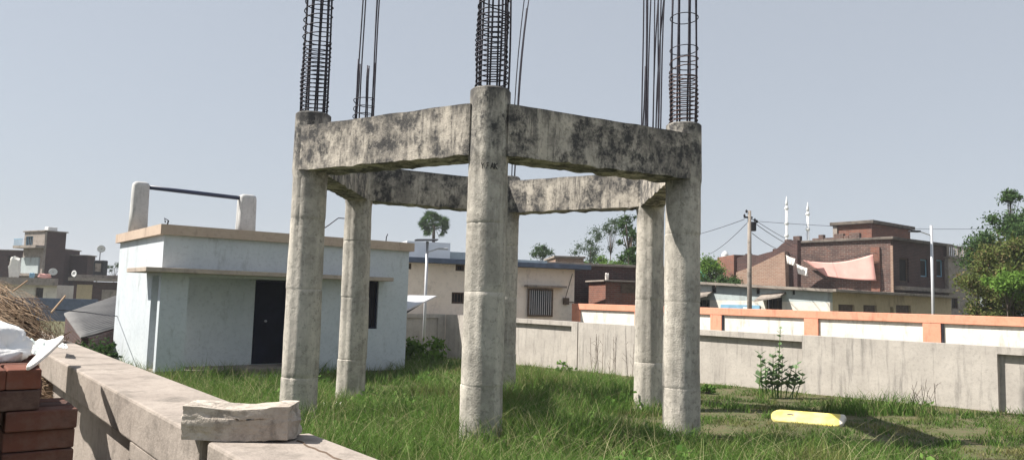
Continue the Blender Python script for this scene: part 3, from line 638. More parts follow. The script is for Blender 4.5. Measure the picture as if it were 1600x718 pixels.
# far roof piece above cream building
K4 = at(868, 405, 45); F4 = Fac((K4.x, K4.y), .1)
u1 = F4.uz(912, 405)[0]; z1 = F4.uz(890, 403)[1]
boxhouse('brick_house', 'distant pinkish brick roof room above the cream building slab', F4, 0, u1, -.8, z1, 4, M['brick_pale'], M['brick_pale'], [], slab=.12, over=.1)

# ------------------------------------------------------------------ air
hz = NM('haze_air'); hz.t.nodes.remove(hz.b); pv = hz.n('VolumePrincipled', Density=.0007, Anisotropy=0.0, Color=(.88, .92, 1, 1)); hz.t.links.new(pv.outputs[0], hz.out.inputs['Volume'])
props(MB().box(-705, 705, -125, 1405, -3, 26).build('haze', hz.m), kind='stuff')
# ------------------------------------------------------------------ right side town
# low plastered house: white flank and yellow front meet at the corner px 1297
KL = at(1297, 470, 33.0)
FLs = Fac((KL.x, KL.y), ANG_A)     # white flank, u<0 going back left
uL0 = FLs.uz(1085, 440)[0]; zl = FLs.uz(1095, 443)[1]; zc = FLs.uz(1297, 456)[1]
holesL = [hole(FLs, 1196, 1222, 464, 500), hole(FLs, 1088, 1109, 462, 500)]
lo = thing('plastered_house', 'low old house with white flank and yellow front behind the orange wall', 'house', (KL.x, KL.y, 0), ANG_A)
zmid = FLs.uz(1200, 470)[1]
w = grid_wall(uL0, 0, -.8, zmid, holesL, .2); w.build('wall', M['white_wall'], lo)
hv = [hole(FLs, 1112, 1119, 449, 457), hole(FLs, 1182, 1187, 452, 459), hole(FLs, 1238, 1242, 453, 460)]
w = grid_wall(uL0, 0, zmid+.001, zc, [(a, b, max(c, zmid+.05), d) for a, b, c, d in hv]+[(holesL[0][0], holesL[0][1], zmid-.1, holesL[0][3])], .2)
w.v = [(x, y, z+((zl-zc)*(x/uL0) if z > zc-.01 else 0)) for x, y, z in w.v]; w.build('upper_wall', M['blue_wash'], lo)
for a, b, c, d in hv: MB().box(a, b, .05, .1, c, d).build('vent', M['dark'], lo)
for h in holesL:
    wv = window_part(lo, h[0]+.02, h[1]-.02, h[2], h[3], .1, M['wood'], M['dark'], bars=2)
    m = MB(); a, b, d = h[0], h[1], h[3]; m.prism([(a-.25, -.5, d-.22), (b+.2, -.45, d+.0), (b+.2, -.002, d+.18), (a-.2, -.002, d+.05)], (0, 0, .08)); m.build('window_hood', M['slab'], lo)
m = MB(); m.hexa([(uL0,-.3,zl+.002),(.3,-.3,zc+.002),(.3,5,zc+.002),(uL0,5,zl+.002),(uL0,-.3,zl+.12),(.3,-.3,zc+.12),(.3,5,zc+.12),(uL0,5,zl+.12)]); m.build('roof', M['slab'], lo)
# yellow front, local frame: starts at corner, runs along BX = local +y? place via own empty-free transform
FY = Fac((KL.x, KL.y), ANG_B)
uY1 = FY.uz(1486, 470)[0]; zy0 = FY.uz(1300, 456)[1]; zy1 = FY.uz(1450, 461)[1]
hY = [hole(FY, 1310, 1335, 475, 500), hole(FY, 1349, 1370, 476, 500), hole(FY, 1400, 1423, 476, 500), hole(FY, 1391, 1396, 479, 500)]
def toLo(m):   # facade Y coordinates -> lo's local coordinates
    out = []
    for (x, y, z) in m.v:
        P = FY.p+FY.d*x+FY.n*y; q = P-FLs.p; out.append((q.dot(FLs.d), q.dot(FLs.n), z))
    m.v = out; return m
toLo(grid_wall(.205, uY1, -.8, zy0, hY, .2)).build('wall', M['yellow_wall'], lo)
for h in hY[:3]:
    toLo(MB().box(h[0]+.01, h[1]-.01, .1, .13, h[2], h[3])).build('shutter', M['wood'], lo)
toLo(MB().box(-.3, uY1+.2, -.45, -.003, zy0+.003, zy0+.12)).build('ledge', M['slab'], lo, bevel=.02)
toLo(MB().box(.25, uY1, .25, 6, zy0+.003, zy0+.10)).build('roof', M['slab'], lo)
a, z = FLs.uz(1127, 475); b, _ = FLs.uz(1188, 478)
sg = thing('blue_board', 'faded light blue painted board on the white flank just above the orange wall', 'sign', (KL.x, KL.y, 0), ANG_A)
MB().box(a, b, -.06, -.02, z-.75, z).build('board', M['blue'], sg)
m = MB(); m.box((a+b)/2+.2, (a+b)/2+.6, -.066, -.061, z-.24, z-.1); m.build('faded_patch', M['white'], sg)
# tall brick house on the corner
KB = at(1392, 400, 38.0)
FB1 = Fac((KB.x, KB.y), ANG_A); FB2 = Fac((KB.x, KB.y), ANG_B)
bh = thing('old_brick_house', 'tall weathered brick house with dark side windows above the yellow front', 'house', (KB.x, KB.y, 0), ANG_A)
u0 = FB1.uz(1240, 380)[0]; zt0 = FB1.uz(1390, 374)[1]
grid_wall(u0, 0, .5, zt0, [], .25).build('wall', M['brick_mix'], bh)
zs_ = zt0; pu = FB1.uz(1368, 400)[0]
MB().box(pu-.2, pu+.25, -.10, -.002, 1.8, zt0-.35).build('pilaster', M['brick_red'], bh)
MB().box(pu+.9, -.002, -.06, -.002, 1.8, zt0-.3).build('pilaster', M['brick_pale'], bh)
def toBh(m):
    out = []
    for (x, y, z) in m.v:
        P = FB2.p+FB2.d*x+FB2.n*y; q = P-FB1.p; out.append((q.dot(FB1.d), q.dot(FB1.n), z))
    m.v = out; return m
ue = FB2.uz(1482, 390)[0]; ze = FB2.uz(1480, 385)[1]
hB = [hole(FB2, 1405, 1420, 402, 440), hole(FB2, 1438, 1450, 404, 432), hole(FB2, 1463, 1474, 405, 432)]
w = grid_wall(.26, ue, .5, zt0, hB, .25); w.v = [(x, y, z+((ze-zt0)*((x-.26)/(ue-.26)) if z > zt0-.01 else 0)) for x, y, z in w.v]
toBh(w).build('wall', M['brick_dark'], bh)  # side turned from the sun: its shade is painted in as darker brick
for i, h in enumerate(hB):
    f = MB().box(h[0], h[1], .1, .14, h[2], h[2]+.06).box(h[0], h[1], .1, .14, h[3]-.06, h[3]).box(h[0], h[0]+.06, .1, .14, h[2], h[3]).box(h[1]-.06, h[1], .1, .14, h[2], h[3])
    f = toBh(f).build('window', M['blue'] if i else M['wood'], bh)
    toBh(MB().box(h[0]+.06, h[1]-.06, .15, .16, h[2]+.06, h[3]-.06)).build('pane', M['dark'], f)
toBh(MB().box(-.15, ue+.2, -.2, 4, zt0+.003, zt0+.14)).build('roof', M['slab'], bh) if False else None
m = MB(); m.hexa([(u0-.1,-.15,zt0+.003),(.2,-.15,zt0+.003),(.2,5,zt0+.003),(u0-.1,5,zt0+.003),(u0-.1,-.15,zt0+.14),(.2,-.15,zt0+.14),(.2,5,zt0+.14),(u0-.1,5,zt0+.14)]); m.build('roof', M['slab_dark'], bh, bevel=.03)
m = MB(); m.hexa([(0.21,-.2,zt0+.003),(ue+.1,-.2,ze+.003),(ue+.1,3,ze+.003),(.21,3,zt0+.003),(.21,-.2,zt0+.13),(ue+.1,-.2,ze+.13),(ue+.1,3,ze+.13),(.21,3,zt0+.13)]); toBh(m).build('roof', M['slab_dark'], bh)
toBh(MB().box(0.3, ue, -.35, -.003, FB2.uz(1440, 455)[1], FB2.uz(1440, 449)[1])).build('ledge', M['slab'], bh)
rb = random.Random(8); uu = u0
while uu < -.3:
    w_ = rb.uniform(.25, .9); h_ = rb.choice([0, .1, .16, .28])
    if h_: MB().box(uu, uu+w_, -.05+rb.uniform(0, .04), .2, zt0+.143, zt0+.143+h_).build('parapet_remnant', M['brick_mix'], bh)
    uu += w_+.02
# roof room
K5 = at(1362, 360, 41.0); FA = Fac((K5.x, K5.y), ANG_A); FBB = Fac((K5.x, K5.y), ANG_B)
u0 = FA.uz(1303, 350)[0]; zt5 = FA.uz(1362, 349)[1]; u5 = FBB.uz(1422, 352)[0]
rr = thing('roof_room', 'red brick room with flat slab standing on the old brick house roof', 'roof room', (K5.x, K5.y, 0), ANG_A)
MB().box(u0, 0, 0, u5, zt0+.145, zt5).build('wall', M['brick_red'], rr)
MB().box(u0-.15, .2, -.2, u5+.2, zt5+.003, zt5+.18).build('roof', M['slab_dark'], rr, bevel=.02)
MB().box(u0-.02, u0+.22, -.08, -.003, zt0+.15, zt5-.003).build('pilaster', M['plaster'], rr)
# ruined gable wall
K6 = at(1240, 420, 40.0); F6 = Fac((K6.x, K6.y), ANG_A)
gw = thing('ruined_wall', 'broken sloping gable wall of dusty brick left of the old brick house', 'ruin', (K6.x, K6.y, 0), ANG_A)
prof = [(1146, 460), (1146, 402), (1163, 396), (1178, 398), (1192, 394), (1204, 391), (1216, 380), (1226, 374), (1240, 374), (1240, 460)]
pp = [(*F6.uz(x, y), ) for x, y in prof]
m = MB(); m.prism([(u, .35, z) for u, z in pp], (0, .35, 0)); m.build('rough_wall', M['brick_dark'], gw)
prof = [(1150, 460), (1150, 425), (1178, 415), (1226, 392), (1228, 460)]
m = MB(); m.prism([(*[F6.uz(x, y)[0]], 0, F6.uz(x, y)[1]) for x, y in prof], (0, .347, 0)); m.build('plastered_wall', M['brick_pale'], gw)
rn = random.Random(5)
for k in range(16):   # loose bricks along the broken top
    a = rn.uniform(.12, .86); i = int(a*8); 
    (ua_, za_), (ub_, zb_) = pp[1+int(a*7)], pp[2+int(a*7)]; t = a*7 % 1
    m = MB(); u = ua_+(ub_-ua_)*t; z = za_+(zb_-za_)*t; m.box(u-.16, u+.16, .4, .62, z-.08, z+rn.uniform(.02, .12)); m.build('broken_edge', M['brick_dark'], gw) if k % 4 == 0 else None
# small brick hut + rail + far things
K7 = at(1152, 440, 44); F7 = Fac((K7.x, K7.y), .05)
boxhouse('brick_house', 'low ruined red brick house just left of the electricity pole', F7, -.2, F7.uz(1180, 440)[0], -.8, F7.uz(1160, 398)[1], 3, M['brick_red'], M['brick_red'], [])
K8 = at(1112, 430, 58); F8 = Fac((K8.x, K8.y), .1)
th = boxhouse('teal_house', 'far house with teal green walls beside the trees', F8, 0, F8.uz(1148, 420)[0], -.8, F8.uz(1130, 408)[1], 4, M['teal'], M['teal'], [], slab=.1, over=.1)
a, _ = F8.uz(1112, 420); b, _ = F8.uz(1122, 420); MB().box(a, b, -.1, -.002, 2, F8.uz(1120, 412)[1]).build('light_panel', M['white'], th)
P = at(1133, 406, 59.5); tk = thing('water_tank', 'white rooftop water tank on the teal house', 'water tank', (P.x, P.y, F8.uz(1130, 408)[1]+.1))
m = MB(); m.tube([(0, 0, 0), (0, 0, .55), (0, 0, .68), (0, 0, .78)], [.27, .27, .18, .09], 16); m.build('tank', M['white'], tk, smooth=False)
# side lane wall + railing block right
K9 = at(1482, 440, 41.5); F9 = Fac((K9.x, K9.y), ANG_B)
u9 = F9.uz(1530, 430)[0]; z9 = F9.uz(1490, 404)[1]
bw = boxhouse('plain_house', 'grey shaded house with a roof railing between the old brick house and the big tree', F9, 0.05, u9, -.8, z9, 5, M['plaster'], M['slab'], [hole(F9, 1487, 1497, 463, 482)], slab=.08, over=.1)
rl = thing('roof_railing', 'dark patterned concrete railing along the grey house roof', 'railing', (K9.x, K9.y, z9+.082), ANG_B)
zr = F9.uz(1490, 383)[1]-z9-.08
MB().box(0, u9, 0, .08, zr-.08, zr).build('top_rail', M['slab'], rl); MB().box(0, u9, 0, .08, 0, .06).build('bottom_rail', M['slab'], rl)
k = 0
while k*.22 < u9:
    MB().box(k*.22, k*.22+(.06 if k % 6 else .16), .02, .07, .062, zr-.082).build('baluster', M['slab'], rl); k += 1
# distant minarets
for (px, pyt, nm) in ((1229, 309, 'left'), (1262, 318, 'right')):
    P = at(px, pyt, 150); r0 = .25
    mt = thing('minaret', 'distant white mosque minaret, the taller of the pair' if nm == 'left' else 'distant white mosque minaret, the shorter of the pair', 'minaret', (P.x, P.y, 0), 0, 'minarets on the skyline')
    zt_ = P.z
    MB().tube([(0, 0, -1), (0, 0, zt_-1.6)], r0, 12).build('shaft', M['white'], mt, smooth=True)
    for zz in (zt_-2.2, zt_-5.2, zt_-7.6): MB().tube([(0, 0, zz-.25), (0, 0, zz), (0, 0, zz+.3)], [r0, r0*1.7, r0*1.6], 12).build('balcony', M['white'], mt)
    MB().tube([(0, 0, zt_-1.6), (0, 0, zt_-1.0), (0, 0, zt_-.5), (0, 0, zt_+.3)], [r0*.9, r0*1.05, r0*.6, .04], 12).build('dome', M['white'], mt, smooth=True)
# cloths
def cloth(name, label, cat, q, mat, sag=.1, N=14, fold=.05):
    m = MB(); a, b, c, d = [Vector(p) for p in q]    # top-left, top-right, bottom-right, bottom-left
    nrm = (b-a).cross(d-a).normalized()
    for j in range(N+1):
        for i in range(N+1):
            s, t = i/N, j/N; p = a.lerp(b, s).lerp(d.lerp(c, s), t)
            p += nrm*fold*(math.sin(s*17+t*3)+.6*math.sin(s*31-t*4))*(.3+t)*.6; p.z -= sag*math.sin(math.pi*s)*(1-.8*t)
            m.v.append(p-a)
    m.f = [(j*(N+1)+i, j*(N+1)+i+1, (j+1)*(N+1)+i+1, (j+1)*(N+1)+i) for j in range(N) for i in range(N)]
    o = m.build(name, mat, smooth=True, loc=a); o.modifiers.new('t', 'SOLIDIFY').thickness = .01; props(o, label, cat); return o
def fb(px, py, off=-.35):
    u, z = FB1.uz(px, py, off); P = FB1.p+FB1.d*u+FB1.n*off; return Vector((P.x, P.y, z))
cloth('bed_sheet', 'large pale pink sheet hung out against the weathered brick wall', 'sheet', [fb(1255, 406), fb(1364, 397), fb(1369, 438), fb(1290, 431)], M['pink'], .26, fold=.03)
cloth('washed_shirt', 'small white cloth hanging by the dark gap left of the pink sheet', 'laundry', [fb(1228, 398, -3), fb(1243, 404, -3), fb(1241, 415, -3), fb(1230, 411, -3)], M['cotton'], .02)
cloth('washed_shirt', 'white fringed garment hanging just left of the pink sheet', 'laundry', [fb(1243, 411, -2.6), fb(1262, 419, -2.6), fb(1261, 431, -2.6), fb(1247, 427, -2.6)], M['cotton'], .02)
bent_wire([fb(1222, 392, -3.2), fb(1262, 408, -2.0), fb(1300, 407), fb(1364, 396), fb(1372, 394, -.02)], 'clothes_line', 'thin clothes line strung along the weathered brick wall', .012)
# utility pole
P = at(1171, 329, 30.5); up = thing('utility_pole', 'dark concrete electricity pole with insulators and a small box', 'utility pole', (P.x, P.y, -.3))
H = P.z+.3
MB().tube([(0, 0, -.3), (0, 0, H)], .115, 8, .07).build('pole', M['slab'], up, smooth=True)
MB().box(.06, .24, -.12, .08, H-.82, H-.45).build('meter_box', M['black_plastic'], up, bevel=.01)
MB().box(-.22, .12, -.04, .04, H-.30, H-.24).build('cross_arm', M['steel'], up)
for dx, dz in ((-.2, -.2), (-.12, -.02), (.22, -.36), (.3, -.42)): MB().tube([(dx, 0, H+dz-.07), (dx, 0, H+dz), (dx, 0, H+dz+.06)], [.03, .05, .02], 8).build('insulator', M['black_plastic'], up)
MB().tube([(0, 0, H-.3), (.3, 0, H-.42)], .02, 6).build('bracket', M['steel'], up)
def span(p, q, sag, label, r=.012):
    pts = []
    for k in range(13): t = k/12; s = p.lerp(q, t); s.z -= sag*4*t*(1-t); pts.append(s)
    m = MB(); m.tube([x-p for x in pts], r, 5); o = m.build('power_line', M['black_plastic'], loc=p); props(o, label, 'wire')
tp = lambda dx, dz: Vector((P.x+dx, P.y, P.z+dz))
span(tp(-.2, -.35), at(1010, 379, 45), .2, 'power line running left from the pole to the trees')
span(tp(-.1, -.5), at(1100, 400, 50), .2, 'lower power line falling left from the pole')
span(tp(.3, -.42), at(1245, 381, 39.6), .05, 'upper of the two wires falling right from the pole')
span(tp(.22, -.5), at(1236, 384, 39.6), .05, 'second wire falling right from the pole to the gable', .014)
span(tp(.1, -.9), at(1213, 388, 39.5), .05, 'lowest wire falling right from the pole', .014)
span(tp(.3, -.42), at(1700, 351, 34), .25, 'long thin wire crossing the sky right of the pole', .008)
# street lamps
def lamp(px, pyt, Y, label, arm, panel):
    P = at(px, pyt, Y); s = thing('street_lamp', label, 'street lamp', (P.x, P.y, -.3), 0, 'solar street lamps'); H = P.z+.3
    MB().tube([(0, 0, -.3), (0, 0, H)], .055, 10, .045).build('pole', M['galv'], s, smooth=True)
    MB().tube([(0, 0, H-.35), (arm*.45, 0, H-.22)], .022, 6).build('arm', M['galv'], s)
    m = MB(); m.box(arm*.45 if arm > 0 else arm*.85, arm*.85 if arm > 0 else arm*.45, -.09, .09, H-.25, H-.19); m.build('lamp_head', M['galv' if panel else 'black_plastic'], s, bevel=.015)
    if panel: MB().hexa([(-.38, -.3, H-.02), (.32, -.3, H+.0), (.32, .3, H+.08), (-.38, .3, H+.06), (-.38, -.3, H+.02), (.32, -.3, H+.04), (.32, .3, H+.12), (-.38, .3, H+.10)]).build('solar_panel', M['black_plastic'], s)
lamp(668, 377, 24.6, 'solar street lamp in front of the cream building with its panel on top', .8, True)
lamp(1455, 352, 26.5, 'pale street lamp post in front of the old brick house', -.9, False)

# ------------------------------------------------------------------ left side far town (about 70 m away)
AL = math.atan2(-.53, .85)
KT = at(66, 420, 66); FT = Fac((KT.x, KT.y), AL)
uT = FT.uz(34, 420)[0]; zT = FT.uz(50, 362)[1]
hT = [hole(FT, 41, 52, 369, 384)]
t1 = boxhouse('tower_house', 'tall narrow cream house with balconies and a brick flank coloured dark for its shade, beyond the straw', FT, uT, 0, -.8, zT, 1.8, M['plaster'], M['brick_dark'], hT, slab=.1, over=.12, frame=M['blue'])  # side walls get dark brick, so the flank's shade is in its colour
for (y0, y1, zc_) in ((384, 388, 0), (427, 431, 0)):
    za_, zb_ = FT.uz(50, y0)[1], FT.uz(50, y1)[1]; MB().box(uT-.2, .2, -.8, -.003, zb_, za_).build('balcony', M['slab'], t1)
a, b = FT.uz(36, 400)[0], FT.uz(63, 400)[0]
MB().box(a, b, -.12, -.003, FT.uz(50, 428)[1], FT.uz(50, 402)[1]).build('shutter', M['blue_wash'], t1)
m = MB(); zr = FT.uz(45, 384)[1]
for k in range(8): x = uT-.1+k*.19; m.box(x, x+.03, -.78, -.75, zr, zr+.55)
m.box(uT-.15, uT+1.35, -.78, -.75, zr+.55, zr+.6); m.build('balcony_rail', M['blue'], t1)
m = MB().box(-1.0, -.35, .4, 1.2, zT+.102, zT+.45); m.build('roof_tank', M['white'], t1, bevel=.05)
def farbox(px0, px1, py, Y, D, label, wall, side=None, name='brick_house', holes=(), slab=.1, ang=.0, cat='house', slabmat=None):
    K = at(px0, 440, Y); F = Fac((K.x, K.y), ang); u = F.uz(px1, 440)[0]; z = F.uz((px0+px1)/2, py)[1]
    hs_ = [hole(F, *h) for h in holes]
    return boxhouse(name, label, F, 0, u, -.8, z, D, wall, side or wall, hs_, slab=slab, over=.1, cat=cat, slabmat=slabmat), F
farbox(-40, 34, 391, 72, 5, 'dark brick house at the left picture edge beside the cream tower house', M['brick_dark'], holes=[(12, 24, 398, 408)])
farbox(66, 81, 388, 67.5, 4, 'dark brick flank block with pipes right of the cream tower house', M['brick_dark'])
farbox(80, 134, 399, 70, 1.3, 'wide dark brick block between the tower house and the water tank', M['brick_dark'], holes=[(86, 92, 430, 444)])
b1, F_ = farbox(-60, 90, 443, 60, 4, 'low pale house with grey ledge and dark doorway just beyond the straw', M['white_wall'], name='pale_house', holes=[(56, 68, 449, 466)], slab=None)
z = F_.uz(20, 433)[1]; MB().box(-.3, F_.uz(91, 440)[0], -.5, -.003, F_.uz(20, 444)[1], z).build('ledge', M['plaster'], b1)
b2, F_ = farbox(116, 200, 440, 58, 4, 'brown brick house with pale shutter right of the dark block', M['brick_dark'], name='brick_house', slab=None)
a, b, c, d = hole(F_, 121, 145, 444, 468); MB().box(a, b, -.05, -.003, c, d).build('shutter', M['yellow_wall'], b2)
a, b, c, d = hole(F_, 160, 200, 452, 468); MB().box(a, b, -.05, -.003, c, d).build('low_panel', M['plaster'], b2)
MB().box(-.2, F_.uz(200, 440)[0], -.5, -.003, F_.uz(150, 439)[1], F_.uz(150, 434)[1]).build('ledge', M['plaster'], b2)
MB().box(-.2, F_.uz(200, 440)[0], .3, .4, F_.uz(150, 437)[1], F_.uz(150, 429)[1]).build('roof_parapet', M['slab'], b2)
K = at(50, 470, 45); F_ = Fac((K.x, K.y), 0); lw = thing('grey_wall', 'long low blue grey wall between the straw and the far houses', 'wall', (K.x, K.y, 0))
MB().box(-6, F_.uz(150, 470)[0], 0, .25, -.8, F_.uz(100, 466)[1]).build('wall', M['slate'], lw)
P = at(152, 427, 58.4); wt = thing('water_tank', 'black box water tank on the brown brick house roof', 'water tank', (P.x, P.y, at(152, 430, 58.4).z))
z1 = at(152, 406, 58.4).z-wt.location.z; MB().box(-.36, .4, 0, .7, 0, z1).build('tank', M['black_plastic'], wt, bevel=.06)
m = MB(); m.box(-.2, .25, -.03, -.002, z1*.25, z1*.8); m.build('light_patch', M['slab'], wt)
def dish(px, py, Y, rad, label, az=-.6, pole=.4, group='satellite dishes on the far roofs'):
    P = at(px, py, Y); s = thing('satellite_dish', label, 'satellite dish', (P.x, P.y, P.z-pole), az, group)
    MB().tube([(0, 0, 0), (0, 0, pole)], .03, 6).build('mast', M['steel'], s)
    m = MB(); n = 16; 
    for j in range(4):
        for k in range(n): r = rad*j/3; t = k*2*math.pi/n; m.v.append((r*math.cos(t), -.12*(j/3)**2*rad*2-.05, pole+r*math.sin(t)*.9+r*.1))
    m.f = [(j*n+k, j*n+(k+1) % n, (j+1)*n+(k+1) % n, (j+1)*n+k) for j in range(3) for k in range(n)]
    o = m.build('reflector', M['white'], s, smooth=True); o.modifiers.new('t', 'SOLIDIFY').thickness = .02
    MB().tube([(0, -.05, pole), (0, -rad*1.1, pole+.05)], .015, 5).build('feed_arm', M['steel'], s)
dish(157, 389, 58.6, .32, 'grey satellite dish on a mast above the black water tank', .9, 1.0)
dish(83, 425, 59, .30, 'tilted white satellite dish on the pale house ledge', .5, .4)
dish(118, 428, 57.6, .28, 'white satellite dish at the left end of the brown house roof', -.4, .3)
for (px, py, c, lb) in ((70, 429, 'pink', 'pink laundry heaped on the pale house roof'), (50, 428, 'blue', 'small blue barrel on the pale house roof'), (24, 410, 'cotton', 'white washing hanging in front of the dark brick house')):
    P = at(px, py, 60.5); z0 = at(px, 434, 60.5).z
    rock('roof_clutter', lb, 'clutter', (P.x, P.y, z0), (.8 if c != 'blue' else .3, .3, max(.3, (P.z-z0)*1.3)), M[c], px)

# ------------------------------------------------------------------ vegetation
def leaves(C, n, size, up=.3, asp=.45, rng=RNG):
    """C: (k, 7) clump rows cx cy cz rx ry rz weight -> vertex array of n four-cornered leaves"""
    C = np.asarray(C, float); k = rng.choice(len(C), n, p=C[:, 6]/C[:, 6].sum())
    d = rng.normal(size=(n, 3)); d /= np.linalg.norm(d, axis=1)[:, None]; r = np.minimum(np.abs(rng.normal(size=n))*.62, 1.45)
    c = C[k, :3]+d*C[k, 3:6]*r[:, None]
    a = rng.normal(size=(n, 3)); a[:, 2] -= up; a /= np.linalg.norm(a, axis=1)[:, None]
    b = np.cross(a, rng.normal(size=(n, 3))); b /= np.linalg.norm(b, axis=1)[:, None]
    L = (size*rng.uniform(.6, 1.4, n))[:, None]
    V = np.stack([c-a*L*.5, c+b*L*asp*.5, c+a*L*.5, c-b*L*asp*.5], 1).reshape(-1, 3)
    return V
def leaf_obj(name, V, mat, parent=None):
    n = len(V)//4; return np_mesh(name, V, np.arange(4*n), np.full(n, 4), mat, parent)
def subclumps(c, r, k, rr, seed, flat=.8):
    rg = np.random.default_rng(seed); out = []
    for _ in range(k):
        d = rg.normal(size=3); d /= np.linalg.norm(d); t = rg.random()**.4
        q = np.array(c)+d*np.array(r)*t; s = rr*rg.uniform(.6, 1.4); out.append([*q, s, s, s*flat, s**2])
    return out
def tree(name, label, px, py_top, Y, width, crown_h, mat, n, leaf, seed, k=18, rr=None, trunk_r=.12, group='trees behind the houses', cat='tree', lean=0, zbase=-.4, sparse=1):
    T = at(px, py_top, Y); base = (T.x-lean, T.y, zbase); t = thing(name, label, cat, base, 0, group)
    cz = T.z-zbase-crown_h/2; rr = rr or width*.2
    cl = subclumps((lean, 0, cz), (width/2-rr*.5, width/2-rr*.5, crown_h/2-rr*.6), k, rr, seed)
    tr = MB(); tr.tube([(0, 0, 0), (lean*.4, 0, cz*.5), (lean*.8, 0, cz)], trunk_r, 8, trunk_r*.5)
    for c in cl[:12]:
        st = Vector((lean*.6, 0, cz*.72)); en = Vector(c[:3]); mid = st.lerp(en, .5)+Vector((0, 0, .1)); tr.tube([st, mid, en], trunk_r*.35, 5, trunk_r*.1)
    tr.build('trunk', M['bark'], t, smooth=True)
    leaf_obj('crown', leaves(cl, n, leaf, rng=np.random.default_rng(seed)), mat, t)
    return t
# right hand big tree and bush
tree('leafy_tree', 'tall dense dark green tree at the right behind the olive bush', 1578, 316, 31, 3.3, 4.6, M['leaf_tree'], 36000, .13, 11, k=40, rr=.5, trunk_r=.18)
tree('leafy_tree', 'slim tree top rising above the dense tree at the right edge', 1578, 288, 33, 1.1, .9, M['leaf_tree'], 1800, .13, 12, k=8, rr=.24, trunk_r=.06)
tree('leafy_tree', 'tree mass cut by the right picture edge', 1625, 300, 34, 3.2, 5, M['leaf_tree'], 16000, .14, 13, k=24, rr=.55)
tree('climber_bush', 'olive brown bush overgrown with creepers at the right end of the orange wall', 1580, 372, 24, 3.3, 3.3, M['leaf_olive'], 42000, .10, 14, k=44, rr=.42, trunk_r=.03, cat='bush', group='bushes at the right edge')
tree('climber_bush', 'low olive green creeper mass at the foot of the dense tree', 1560, 425, 25, 1.9, 2.6, M['leaf_olive'], 22000, .10, 17, k=28, rr=.4, trunk_r=.03, cat='bush', group='bushes at the right edge')
tree('climber_bush', 'bright green leafy creeper clump in front of the olive bush', 1572, 418, 22.6, 1.4, 1.0, M['leaf_bright'], 4500, .12, 15, k=14, rr=.25, trunk_r=.02, cat='bush', group='bushes at the right edge')
tree('climber_bush', 'olive creeper clump filling the right picture edge', 1650, 350, 25, 2.6, 4.2, M['leaf_olive'], 30000, .10, 16, k=34, rr=.45, trunk_r=.03, cat='bush', group='bushes at the right edge')
# trees between back columns
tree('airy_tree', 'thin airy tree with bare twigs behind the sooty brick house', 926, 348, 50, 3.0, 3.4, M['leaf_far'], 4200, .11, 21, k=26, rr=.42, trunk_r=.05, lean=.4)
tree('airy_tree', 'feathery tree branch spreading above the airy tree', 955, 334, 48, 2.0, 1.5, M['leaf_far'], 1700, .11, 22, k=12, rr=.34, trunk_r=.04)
t = tree('creeper_tree', 'straight dark trunk clad with creeper leaves next to the back right column', 986, 300, 40, 1.5, 4.6, M['leaf_tree'], 3600, .15, 23, k=26, rr=.26, trunk_r=.16)
tree('leafy_tree', 'low green trees over the sooty brick house roof', 955, 397, 46, 3.6, 1.2, M['leaf_bright'], 4500, .13, 24, k=18, rr=.3, trunk_r=.06)
tree('leafy_tree', 'green crown close left of the back right column', 985, 385, 38, 1.6, 2.0, M['leaf_tree'], 5000, .13, 25, k=14, rr=.32)
tree('small_tree', 'small round tree above the cream building roof', 848, 379, 60, 2.1, 1.3, M['leaf_tree'], 2600, .15, 26, k=12, rr=.33, trunk_r=.06)
tree('leafy_tree', 'green tree right of the front right column by the teal house', 1108, 392, 44, 2.2, 2.4, M['leaf_bright'], 6500, .13, 27, k=18, rr=.36)
tree('leafy_tree', 'dark shrubs on the roof edge beneath the teal house', 1118, 424, 40.5, 2.6, 1.0, M['leaf_tree'], 4000, .12, 28, k=14, rr=.26)
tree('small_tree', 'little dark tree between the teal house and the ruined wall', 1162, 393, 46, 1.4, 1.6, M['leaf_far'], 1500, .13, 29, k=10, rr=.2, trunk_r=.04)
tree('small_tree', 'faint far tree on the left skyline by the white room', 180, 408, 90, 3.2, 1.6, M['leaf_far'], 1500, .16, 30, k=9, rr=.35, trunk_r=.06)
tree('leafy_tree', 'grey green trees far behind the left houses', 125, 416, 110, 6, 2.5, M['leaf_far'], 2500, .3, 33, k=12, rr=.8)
# fan palm
P = at(678, 352, 72); palm = thing('fan_palm', 'fan palm with round crown above the cream building roof', 'palm tree', (P.x, P.y, -.4))
H = P.z+.4; MB().tube([(0, 0, 0), (.05, 0, H*.5), (0, 0, H)], .17, 8, .14).build('trunk', M['bark'], palm, smooth=True)
rg = random.Random(4); m = MB()
for k in range(85):
    d = Vector((rg.gauss(0, 1), rg.gauss(0, 1), rg.gauss(.25, .8))).normalized(); 
    if d.z < -.75: continue
    pl = rg.uniform(.7, 1.15); c = Vector((0, 0, H))+d*pl; side = d.cross(Vector((0, 0, 1))).normalized(); side = Matrix.Rotation(rg.uniform(-1.2, 1.2), 3, d) @ side; up_ = side.cross(d)
    m.tube([(0, 0, H), c], .02, 4)
    for j in range(-5, 6):
        a = j*.24; dd = d*math.cos(a)+side*math.sin(a); tip = c+dd*rg.uniform(.5, .66)+up_*-.05; w = side.cross(dd).cross(dd).normalized()*.03
        m.add([c, c+dd*.3+w*1.4, tip, c+dd*.3-w*1.4], [(0, 1, 2, 3)])
m.build('crown', M['leaf_tree'], palm)

